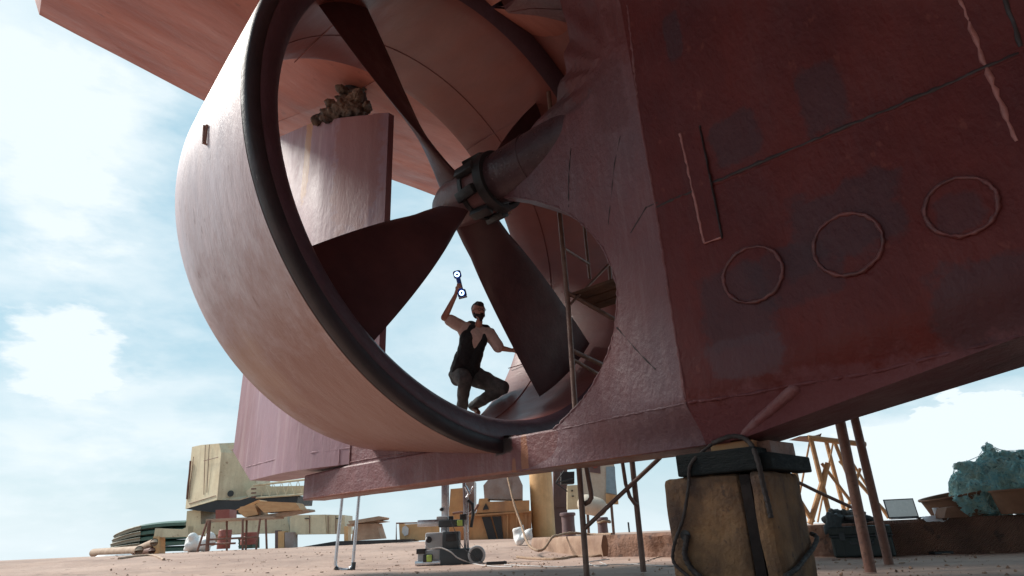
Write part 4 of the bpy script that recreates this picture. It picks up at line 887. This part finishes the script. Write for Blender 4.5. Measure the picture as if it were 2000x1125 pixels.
# U-shaped aluminium leg
hb_ = G(672, 1113); Yh = hb_.y
ul = thing('folding_leg', 'U-shaped chrome folding leg standing on the ground left of the extractor', 'leg stand', hb_)
mb = MB(); mb.tube([BG(672, 930, Yh), BG(667, 985, Yh), BG(656, 1090, Yh), BG(655, 1103, Yh), BG(659, 1111, Yh), BG(672, 1113, Yh), BG(683, 1112, Yh), BG(689, 1104, Yh), BG(690, 1092, Yh), BG(702, 960, Yh), BG(706, 900, Yh)], .028, 12); mb.build('tube_frame', M_ALU, ul, smooth=60)
mb = MB(); mb.tube([BG(680, 1114, Yh), BG(690, 1111, Yh), BG(691, 1098, Yh)], .04, 10); mb.build('rubber_foot', M_DGREY, ul, smooth=60); mb = MB(); mb.tube([BG(655, 1108, Yh), BG(662, 1115, Yh)], .038, 10); mb.build('rubber_foot', M_DGREY, ul, smooth=60)

# ------------------------------------------------------------------ left background
# mobile crane
Yk = 30
cr = thing('mobile_crane', 'old cream mobile crane with a faceted cab and lattice boom, resting on outriggers', 'crane', base(450, Yk))
DX = .0
def pY(mb, pts): mb.add([BG(*p) for p in pts], [tuple(range(len(pts)))])
A_ = [(375, 873, Yk + 1.6), (393, 869, Yk + 1.1), (428, 866, Yk + .1), (432, 884, Yk), (424, 976, Yk), (362, 994, Yk + 1.8)]
mb = MB(); pY(mb, A_); pY(mb, [(428, 866, Yk + .1), (470, 864, Yk + .6), (470, 884, Yk + .5), (432, 884, Yk)]); pY(mb, [(432, 884, Yk), (470, 884, Yk + .5), (502, 884, Yk + 1), (500, 966, Yk + 1), (467, 976, Yk + .5), (424, 976, Yk)])
pY(mb, [(470, 864, Yk + .6), (498, 868, Yk + 1.2), (502, 884, Yk + 1), (470, 884, Yk + .5)])
mb.prism([BG(378, 876, Yk + 1.9), BG(498, 870, Yk + 1.9), BG(498, 964, Yk + 1.9), BG(366, 992, Yk + 1.9)], (0, 2, 0))
mb.build('cab', M_CREAM, cr)
mb = MB()
def fY(x): return Yk + (1.8 if x < 365 else 1.8 * (424 - x) / 62) - .03
for pts in ([(401, 869), (398, 966)], [(409, 868), (404, 962)], [(378, 892), (369, 975)], [(369, 984), (421, 968)], [(398, 900), (426, 893)]): mb.tube([BG(x, y, fY(x) if y > 884 else fY(x) + .1) for x, y in pts], .016, 6)
mb.build('panel_joints', M_RUSTP, cr)
mb = MB(); bprism(mb, [(441, 869), (466, 869), (466, 879), (446, 880)], Yk + .28, .1); mb.build('hatch', M_CREAM, cr)
mb = MB(); c = BG(450, 964, Yk + .2); mb.tube([c, c + Vector((0, .05, 0))], .14, 24); mb.build('round_vent', M_BLACK, cr)
mb = MB(); bprism(mb, [(362, 994), (425, 977), (468, 977), (500, 968), (574, 966), (582, 970), (580, 984), (540, 985), (480, 1000), (440, 1003), (390, 998)], Yk + .1, 2.2); mb.build('slew_ring', M_BLACK, cr)
mb = MB(); bprism(mb, [(480, 960), (500, 943), (530, 950), (620, 948), (620, 966), (560, 967), (486, 974)], Yk + .3, .5); mb.build('boom_foot', M_CREAM, cr)
mb = MB()
for Y in (Yk, Yk + 1.3):
    bbar(mb, [(495, 948, Y), (700, 925, Y)], Y, .05); bbar(mb, [(500, 972, Y), (700, 958, Y)], Y, .05)
    for k in range(12): x = 510 + k * 16; bbar(mb, [(x, 970 - (x - 500) * .07, Y), (x + 8, 946 - (x - 500) * .11, Y), (x + 16, 970 - (x - 484) * .07, Y)], Y, .022)
mb.build('lattice_boom', M_CREAM, cr)
mb = MB(); bprism(mb, [(365, 998), (392, 994), (392, 1024), (420, 1020), (560, 1006), (566, 1040), (480, 1042), (392, 1045), (385, 1060), (362, 1048)], Yk + .5, 2); mb.build('chassis', M_CREAM, cr)
mb = MB(); bprism(mb, [(572, 1006), (635, 1005), (637, 1043), (567, 1044), (566, 1012)], Yk - .3, 1.4); mb.build('toolbox', M_CREAM, cr)
mb = MB(); bprism(mb, [(636, 1005), (673, 1006), (674, 1043), (637, 1043)], Yk - .25, 1.4); mb.build('toolbox', M_CREAM, cr)
for x_ in (604, 640, 655):
    mb = MB(); bprism(mb, [(x_, 1007), (x_ + 1.2, 1007), (x_ + 1.2, 1042), (x_, 1042)], Yk - .33, .03); mb.build('door_gap', M_RUSTP, cr)
for x_ in (600, 660):
    mb = MB(); bprism(mb, [(x_ - 5, 1012), (x_ + 3, 1011.6), (x_ + 3, 1013.4), (x_ - 5, 1013.8)], Yk - .36, .05); mb.build('door_handle', M_BLACK, cr)
for x_, y_ in ((497, 955), (497, 963), (497, 971)):
    mb = MB(); bbar(mb, [(x_ - 6, y_), (x_ + 3, y_ - .5)], Yk - .05, .035); mb.build('hinge', M_RUSTP, cr)
mb = MB(); mb.tube([BG(x, y, fY(x)) for x, y in ((372, 900), (370, 925), (367, 950), (365, 975))], .05, 6); mb.build('rust_streaked_rail', M_RUSTP, cr)
mb = MB(); bprism(mb, [(303, 1032), (355, 1034), (367, 1028), (367, 1048), (300, 1050)], Yk - .5, .5); mb.build('outrigger_beam', M_CREAM, cr)
for x0, x1, y0, y1, m_ in ((299, 311, 1048, 1084, M_YEL), (543, 555, 1038, 1073, M_YEL), (537, 543, 1036, 1073, M_PURST), (556, 574, 1040, 1072, M_SHELL), (672, 680, 1028, 1058, M_YEL)):
    mb = MB(); brect(mb, x0, y0, x1, y1, Yk - .55, .5); mb.build('outrigger_leg', m_, cr)
# stack of green boats
for i in range(5):
    y0 = 1020 + i * 12; Y = 33; x0 = 233 - i * 3; L_ = []
    th = thing('boat_shell', ['topmost', 'second from the top', 'middle', 'second from the bottom', 'bottom'][i] + ' shell in the stack of dark green boat shells at the left', 'boat', base(300, Y) + Vector((0, 0, .9 - i * .2)), 'stack of green boat shells')
    rows = []; rows2 = []
    for k in range(25):
        u = k / 24; x = x0 + (150 + i * 5) * u; yt = y0 + (24 - 4 * i) * (1 - u) ** 2.4 - 3 * u
        p = BG(x, yt, Y); hw = 1.1 * (.35 + .65 * min(1, u * 2.2) ** .6)
        q = BG(x, yt + 10, Y); hh = p.z - q.z
        rows.append([Vector((p.x, Y - hw, p.z - hh)), Vector((p.x, Y - hw, p.z - .1)), Vector((p.x, Y - hw * .7, p.z)), Vector((p.x, Y + hw * .7, p.z)), Vector((p.x, Y + hw, p.z - .1)), Vector((p.x, Y + hw, p.z - hh))])
        rows2.append([Vector((p.x, Y - hw - .04, p.z - .05)), Vector((p.x, Y - hw - .1, p.z - .09)), Vector((p.x, Y - hw - .04, p.z - .13))])
    mb = MB(); mb.grid(rows); mb.add(rows[0], [(0, 1, 2, 3, 4, 5)]); mb.add(rows[-1], [(0, 1, 2, 3, 4, 5)]); mb.build('shell', M_GREEN, th, smooth=40)
    mb = MB(); mb.grid([r_ for r_ in rows2[:12]], closed=True); mb.grid([[p + Vector((0, .03, -.02)) for p in r_[1:5]] for r_ in rows[:11]]); 
    for r_, q_ in zip(rows[:11], rows[1:12]): mb.add([r_[0] - Vector((0, .02, 0)), r_[1] - Vector((0, .02, 0)), q_[1] - Vector((0, .02, 0)), q_[0] - Vector((0, .02, 0))], [(0, 1, 2, 3)])
    mb.build('weathered_bow', M_GREYR, th)
# pipes on the ground left
for (x0, y0, x1, y1, r_, lb) in ((182, 1083, 272, 1072, .17, 'longest rusty pipe lying on the ground at the far left, open end to the camera'), (262, 1068, 300, 1066, .15, 'short rusty pipe stacked behind the long one beside the yellow outrigger leg'), (225, 1086, 264, 1081, .08, 'thin pipe in front of the rusty pipes'), (265, 1086, 296, 1081, .13, 'rusty pipe nearest the yellow outrigger leg')):
    a = BG(x0, y0, 30); b = BG(x1, y1, 27); a.z = gh(a.x, a.y) + r_; b.z = gh(b.x, b.y) + r_ + (.3 if y1 < 1070 else 0)
    th = thing('rusty_pipe', lb, 'pipe', (b.x, b.y, .4), 'rusty pipes lying at the far left')
    d_ = (b - a).normalized(); mb = MB(); mb.tube([a, b], r_, 28, caps=False); mb.tube([b, b, a], [r_, r_ * .86, r_ * .86], 28, caps=False); mb.build('pipe_wall', M_RUSTP if y0 > 1084 else M_PALEW, th, smooth=40)
    mb = MB(); mb.tube([b - d_ * .15, b - d_ * .18], r_ * .85, 28); mb.build('dark_bore', M_BLACK, th)
# debris left
mb = MB(); p = BG(222, 1091, 20); p.z = gh(p.x, p.y) + .03; mb.tube([p + Vector((0, 0, -.03)), p + Vector((0, 0, .02))], [.5, .42], 20); tag(mb.build('plaster_slab', M_WHITE), 'flat white slab lying on the ground at the far left', 'slab')
rope('hose', [G(232, 1091, .02), G(270, 1086, .02), G(300, 1085, .02), G(320, 1093, .02)], .03, M_PALEW, 'pale hose lying beside the white slab', 'hose')
# table with frame
Yb = 21
tbz = thing('work_table', 'rusty tube-frame work table standing in front of the crane', 'table', base(450, Yb))
mb = MB(); brect(mb, 402, 1014, 535, 1018, Yb, .9); mb.build('table_top', M_PALEW, tbz)
for x0, x1 in ((405, 384), (409, 404), (443, 443), (474, 474), (482, 480), (508, 500), (519, 521)):
    mb = MB(); bbar(mb, [(x0, 1017 - (x0 - 402) * .03), (x1, 1080 - (x1 - 390) * .05)], Yb + (.6 if x0 in (443, 482) else 0), .035 if x0 != 409 else .06); mb.build('leg', M_RUSTP, tbz)
mb = MB(); bbar(mb, [(408, 1054), (502, 1049)], Yb, .03); bbar(mb, [(410, 1063), (460, 1061)], Yb + .5, .03); bbar(mb, [(388, 1065), (420, 1061)], Yb, .025); mb.build('stretcher', M_RUSTP, tbz)
# timber pile
random.seed(4)
mb = MB(); bprism(mb, [(469, 990), (497, 985), (504, 1005), (478, 1010), (465, 1000)], Yb + .2, .9); tag(mb.build('wooden_crate', M_ORWOOD), 'open orange wooden crate on the work table', 'crate')
for i, (pts, lb) in enumerate((([(500, 985), (510, 979), (578, 982), (588, 996), (515, 1001)], 'broad orange plywood panel leaning on the planks'), ([(480, 1010), (602, 994), (603, 998), (510, 1014)], 'long pale plank under the plywood panel'), ([(460, 996), (505, 976), (510, 980), (478, 992)], 'thin twigs-like laths piled on the crate'))):
    mb = MB(); bprism(mb, pts, Yb + .1 + .15 * i, .7); tag(mb.build('plank', M_ORWOOD if i != 1 else M_PALEW), lb, 'timber', 'timber piled on the work table')
# red boxes, barrels, sack, green crate
mb = MB(); brect(mb, 421, 996, 448, 1013, Yb + 2, .6); tag(mb.build('red_box', M_REDP), 'red box sitting below the crane on the table', 'box')
for x0, x1, y0, y1, Y, lb in ((424, 448, 1035, 1072, 26, 'upright red drum behind the table leg'), (470, 500, 1040, 1064, 27, 'lying red drum in the middle under the table')):
    a = BG((x0 + x1) / 2, y1, Y); b = BG((x0 + x1) / 2, y0, Y); r_ = (BG(x1, y0, Y) - BG(x0, y0, Y)).length / 2; b.x = a.x; b.y = a.y; mb = MB(); h_ = b.z - a.z
    mb.tube([a + Vector((0, 0, h_ * t)) for t in (0, .02, .3, .33, .36, .64, .67, .7, .98, 1)], [r_ * .96, r_, r_, r_ * 1.04, r_, r_, r_ * 1.04, r_, r_, r_ * .95], 24); tag(mb.build('drum', M_REDP, smooth=40), lb, 'drum', 'red drums under the table')
mb = MB(); brect(mb, 466, 1050, 492, 1072, 27.5, .8)
for k in range(3): brect(mb, 465, 1053 + 7 * k, 493, 1055 + 7 * k, 27.45, .1)
tag(mb.build('green_crate', M_GREEN), 'small dark green crate seen under the table', 'crate')
sk3 = MB(); random.seed(9)
for k in range(22):
    a = BG(random.uniform(368, 412), random.uniform(1050, 1070), 24 + random.uniform(0, .6)); sk3.cap(a, a + Vector((random.gauss(0, .15), 0, random.uniform(-.1, .12))), random.uniform(.14, .24), .12)
s_o = sk3.build('white_sack', M_WHITE); remesh(s_o, .05, 1); wobble(s_o.data, .06, 3.2, 3); tag(s_o, 'bulging white sack of cloth between boats and table', 'sack')
# timber blocks right of the crane
mb = MB(); bprism(mb, [(692, 1024), (735, 1022), (744, 1052), (686, 1056)], 24, 1.0); tag(mb.build('wooden_block', M_PALEW), 'tapered pale wooden block under loose planks', 'block')
for i, (pts, lb) in enumerate((([(680, 1018), (740, 1008), (750, 1010), (748, 1014), (684, 1024)], 'topmost splintered plank on the tapered block'), ([(676, 1024), (738, 1016), (752, 1018), (680, 1028)], 'lower splintered plank on the tapered block'))):
    mb = MB(); bprism(mb, pts, 23.8 + .3 * i, 1.0); tag(mb.build('plank', M_PALEW), lb, 'timber', 'planks on the tapered block')
mb = MB(); bprism(mb, [(590, 1068), (655, 1057), (800, 1053), (805, 1058), (660, 1066)], 21, 1.4); tag(mb.build('steel_plate', M_BLACK), 'thin black steel plate lying low behind the chrome leg', 'plate')
cr2 = thing('yellow_screen', 'ragged ochre sheet on a thin frame left of the extractor', 'screen', base(815, 22))
mb = MB(); bprism(mb, [(779, 1020), (792, 1024), (815, 1023), (858, 1024), (858, 1054), (781, 1058)], 22, .1); mb.build('sheet', M_YEL, cr2)
mb = MB(); bbar(mb, [(774, 1060), (774, 1022), (862, 1020), (862, 1056)], 21.9, .025); mb.build('frame', M_RUSTP, cr2)
mb = MB(); bprism(mb, [(786, 1030), (792, 1026), (798, 1032), (797, 1044), (790, 1047), (785, 1040)], 21.93, .03); mb.build('pale_patch', M_WHITE, cr2)

# scattered grit on the ground
random.seed(21); gr = MB()
for k in range(2600):
    y = 5 + 14 * random.random() ** 1.1; x = random.uniform(-.62, .72) * y; r_ = random.choice((.004, .005, .006, .008, .008, .012, .02)) * random.uniform(.6, 1.4); z = gh(x, y)
    p = Vector((x, y, z + r_ * .2)); vs_ = [p + Vector((random.uniform(.6, 1.3) * r_ * a, random.uniform(.6, 1.3) * r_ * b, random.uniform(.5, 1) * r_ * c_)) for a, b, c_ in ((1, 0, 0), (-1, 0, 0), (0, 1, 0), (0, -1, 0), (0, 0, 1), (0, 0, -1))]
    gr.add(vs_, [(0, 2, 4), (2, 1, 4), (1, 3, 4), (3, 0, 4), (2, 0, 5), (1, 2, 5), (3, 1, 5), (0, 3, 5)])
for k in range(160):
    y = 6 + 13 * random.random() ** 1.2; x = random.uniform(-.62, .72) * y; z = gh(x, y) + .012; r_ = random.uniform(.012, .045); a = random.random() * 6.28
    gr.box((x, y, z), (r_ * random.uniform(1, 3), r_, .008), Matrix.Rotation(a, 3, 'Z') @ Matrix.Rotation(random.uniform(-.3, .3), 3, 'X'), random.choice((0, 1, 2)))
tag(gr.build('grit', [M_KERBT, M_RUSTP, M_PALEW], loc=(0, 0, 0)), 'fine grit and pebbles scattered over the yard ground', 'grit', kind='stuff')

# ------------------------------------------------------------------ the person on the nozzle floor
vft = pray(926, 808); t = 6.0; foot = None
while t < 14:
    q = Minv @ (CAM + vft * t)
    if math.hypot(q.y, q.z - ZC) > lerpl([(4.5, 3.1), (5, 2.915), (6.3, 2.915), (6.82, 2.985)], q.x) and q.x > 5.4: foot = CAM + vft * t; break
    t += .01
D0 = (foot - CAM).dot(FW)
def PP_(px, py, dz=0):
    v_ = pray(px, py); return CAM + v_ * ((D0 + dz) / v_.dot(FW))
u1 = D0 / FPX      # metres per photo pixel at the person
J = dict(hip=PP_(912, 728, .05), waist=PP_(915, 700, .02), chest=PP_(925, 660, -.02), neck0=PP_(934, 640, -.03), neck=PP_(936, 628, -.06), head=PP_(935, 609, -.08),
         shR=PP_(905, 640, 0), elR=PP_(868, 620, -.12), wrR=PP_(889, 578, -.16), shL=PP_(957, 652, .02), elL=PP_(974, 679, -.05), wrL=PP_(998, 684, -.1),
         hR=PP_(898, 732, .02), knR=PP_(908, 742, -.36), anR=PP_(902, 806, -.10), hL=PP_(924, 734, .05), knL=PP_(982, 757, -.22), anL=PP_(923, 793, .02))
KM = 1.16
man = thing('person', 'person crouching inside the ring nozzle in a dark vest, holding up a blue handheld device', 'person', foot)
mb = MB(); px = u1
mb.cap(J['hip'], J['waist'], .135, .12); mb.cap(J['waist'], J['chest'], .12, .15); mb.cap(J['shR'].lerp(J['chest'], .25), J['shL'].lerp(J['chest'], .25), .10, .10); mb.cap(J['neck0'], J['neck'], .062, .055)
mb.cap(J['shR'], J['elR'], .075, .054); mb.cap(J['elR'], J['wrR'], .058, .034); mb.cap(J['shL'], J['elL'], .072, .054); mb.cap(J['elL'], J['wrL'], .052, .034)
mb.cap(J['hR'], J['knR'], .095, .062); mb.cap(J['knR'], J['anR'], .06, .04); mb.cap(J['hL'], J['knL'], .095, .062); mb.cap(J['knL'], J['anL'], .06, .04)
H_ = J['head']; up3 = (UP * .97 + FW * .24).normalized(); fwd = (-FW * .85 + RT * .45 + UP * .25).normalized(); side3 = up3.cross(fwd).normalized(); fwd = side3.cross(up3)
HK = 1.2
def HD(a, b, c): return H_ + (side3 * a + fwd * b + up3 * c) * HK
mb.cap(HD(0, -.02, .035), HD(0, .005, .03), .088 * HK, .085 * HK); mb.cap(HD(0, .035, -.05), HD(0, .05, -.07), .058 * HK, .045 * HK); mb.cap(HD(0, .02, 0), HD(0, .03, -.02), .077 * HK, .07 * HK)
mb.cap(HD(0, .10, .0), HD(0, .115, -.02), .012, .014); mb.cap(HD(-.085, -.01, .0), HD(-.085, -.01, -.025), .014, .011); mb.cap(HD(.085, -.01, .0), HD(.085, -.01, -.025), .014, .011)
mb.cap(HD(-.03, .083, .022), HD(.03, .083, .022), .014, .014)
# right hand round the device grip
dA = PP_(893, 536, -.20); dB = PP_(902, 572, -.20); dx = (dB - dA).normalized(); hc = dA.lerp(dB, .62); pal = PP_(893, 566, -.18)
mb.cap(J['wrR'], pal, .028, .030); mb.cap(pal, pal + dx * -.035, .028, .024)
toc = (-FW).normalized(); sdv = dx.cross(toc).normalized()
for k in range(4):
    b0 = pal + dx * (.030 - k * .021) - sdv * .0 + toc * .01; w2 = hc + dx * (.030 - k * .021) 
    L1 = (.044, .05, .047, .038)[k]
    p1 = w2 - RT * .03 + toc * (.028 + .002 * k); p2 = w2 + toc * .034 + RT * .004; p3 = w2 + RT * .026 + toc * (.018)
    mb.cap(b0, p1, .0105, .010, n=8); mb.cap(p1, p2, .010, .009, n=8); mb.cap(p2, p3, .009, .0075, n=8)
mb.cap(pal + dx * -.02, hc - dx * .05 - RT * .02, .012, .011, n=8); mb.cap(hc - dx * .05 - RT * .02, hc - dx * .06 + RT * .012 + toc * .01, .011, .009, n=8)
# left hand flat, reaching behind the blade
lh0 = J['wrL']; ld = (J['wrL'] - J['elL']).normalized(); mb.cap(lh0, lh0 + ld * .07, .030, .028)
for k in range(4): mb.cap(lh0 + ld * .08 + UP * (.027 - .018 * k), lh0 + ld * (.15 + (.01, .02, .015, -.005)[k]) + UP * (.032 - .021 * k) - FW * .01, .0095, .007, n=8)
mb.cap(lh0 + ld * .02 + UP * .02, lh0 + ld * .07 + UP * .065, .012, .009, n=8)
# feet inside the same body
fR = J['anR'] + Vector((.05, -.14, -.06)); fL = J['anL'] + (PP_(934, 806, -.12) - J['anL'])
mb.cap(J['anR'], fR, .035, .03); mb.cap(J['anL'], fL, .035, .03)
body = mb.build('body', M_SKIN, man); remesh(body, .0085, 2, .45)
def cloth(name, m_, caps, vox=.014, wob=.008, ws=11, sm=2, seed=0, k=1.2):
    mb = MB()
    for c_ in caps: mb.cap(c_[0], c_[1], c_[2] * k, c_[3] * k)
    o = mb.build(name, m_, man); remesh(o, vox, sm); wobble(o.data, wob, ws, seed); return o
cloth('tshirt', M_SHIRT, [(J['shR'], J['shR'].lerp(J['elR'], .68), .085, .084), (J['shL'], J['shL'].lerp(J['elL'], .95), .084, .078), (J['chest'], J['waist'], .158, .140), (J['shR'].lerp(J['chest'], .2), J['shL'].lerp(J['chest'], .2), .108, .108), (J['shR'], J['shR'].lerp(J['waist'], .4), .075, .07)], seed=2)
front_off = (-FW) * .0
tw = -FW * .075
vc = [(J['shR'].lerp(J['neck0'], .55) - UP * .02 + tw * .5, J['chest'] - RT * .085 + tw, .072, .10), (J['chest'] - RT * .08 + tw, J['waist'] - RT * .04 + tw, .115, .130), (J['waist'] - RT * .05 + tw * .6, J['hip'] - RT * .10 + tw * .5, .150, .150), (J['waist'] + RT * .05 + tw * .7, J['hip'] + RT * .03 + tw * .5, .135, .150),
      (J['shL'].lerp(J['neck0'], .45) - UP * .02 + tw * .5, J['chest'] + RT * .14 - UP * .07 + tw, .060, .068), (J['chest'] + RT * .13 - UP * .07 + tw, J['waist'] + RT * .08 + tw, .068, .115), (J['chest'] + FW * .05, J['waist'] + FW * .05, .15, .15), (J['shR'].lerp(J['neck0'], .5) + FW * .05, J['shL'].lerp(J['neck0'], .4) + FW * .05, .09, .09)]
cloth('vest', M_VEST, vc, seed=5, wob=.012, vox=.013)
cloth('trousers', M_TROU, [(J['hip'] + UP * .02, J['hip'] - UP * .02, .165, .165), (J['hR'], J['knR'], .135, .098), (J['knR'], J['knR'].lerp(J['anR'], .93), .098, .072), (J['hL'], J['hL'].lerp(J['knL'], .5), .135, .12), (J['hL'].lerp(J['knL'], .5), J['knL'], .12, .092), (J['knL'], J['anL'], .092, .068), (J['hR'] - RT * .07 + UP * .0, J['hR'] - RT * .06 - UP * .07, .095, .08)], seed=7, wob=.020, ws=8)
cloth('hair', M_HAIR, [(HD(0, -.045, .05), HD(0, -.03, .03), .086, .086), (HD(0, -.01, .075), HD(0, .035, .078), .072, .056), (HD(0, -.06, -.01), HD(0, -.06, -.03), .066, .055)], .01, .006, 40, k=1.2)
cloth('beard', M_HAIR, [(HD(-.045, .055, -.055), HD(0, .092, -.085), .024, .030), (HD(.045, .055, -.055), HD(0, .092, -.085), .024, .030), (HD(0, .085, -.1), HD(0, .075, -.12), .03, .022), (HD(-.02, .108, -.040), HD(.02, .108, -.040), .008, .008), (HD(-.068, .02, -.03), HD(-.055, .04, -.06), .014, .018), (HD(.068, .02, -.03), HD(.055, .04, -.06), .014, .018)], .008, .003, 50, k=1.2)
gl = MB()
for sx in (-1, 1):
    c_ = HD(sx * .034, .102, .012); gl.tube([c_ + side3 * (.026 * math.cos(a)) + up3 * (.02 * math.sin(a)) for a in [2 * math.pi * i / 20 for i in range(21)]], .0035, 6, caps=False); gl.tube([HD(sx * .06, .10, .018), HD(sx * .088, .0, .012)], .003, 6)
gl.tube([HD(-.01, .108, .016), HD(.01, .108, .016)], .003, 6); gl.build('glasses', M_BLACK, man)
bt = MB(); bt.cap(J['anR'] + UP * .02, fR, .052, .045); b1 = bt.build('boot', M_BOOT, man); remesh(b1, .012, 2)
bt = MB(); bt.cap(J['anL'] + UP * .03, J['anL'], .052, .052); bt.cap(J['anL'], fL, .05, .042); b1 = bt.build('boot', M_BOOT, man); remesh(b1, .012, 2)
# handheld scanner
scn = thing('handheld_scanner', 'blue handheld scanner with two lit ring lamps in the raised hand', 'scanner', dB)
mb = MB(); fc = toc; zz = -dx; xx = zz.cross(fc).normalized(); Mx = Matrix((xx, fc, zz)).transposed()
mb.box(dA, (.125, .065, .125), Mx, 0, .03); mb.box(dA.lerp(dB, .5), (.07, .05, .26), Mx, 0, .015); mb.box(dB + dx * .01, (.14, .07, .13), Mx, 0, .03); mb.build('shell', M_BLUE, scn)
mb = MB(); mb.box(dB + dx * .075, (.13, .07, .03), Mx, 0, .008); mb.build('grey_foot', M_GREYP, scn)
for c_ in (dA, dB):
    mb = MB(); cc = c_ + fc * .036; mb.tube([cc + xx * (.030 * math.cos(a)) + zz * (.030 * math.sin(a)) for a in [2 * math.pi * i / 24 for i in range(25)]], .011, 8, caps=False); mb.build('ring_lamp', M_LED, scn)
    mb = MB(); mb.tube([c_ + fc * .028, c_ + fc * .04], .016, 14); mb.build('lens', M_BLACK, scn)
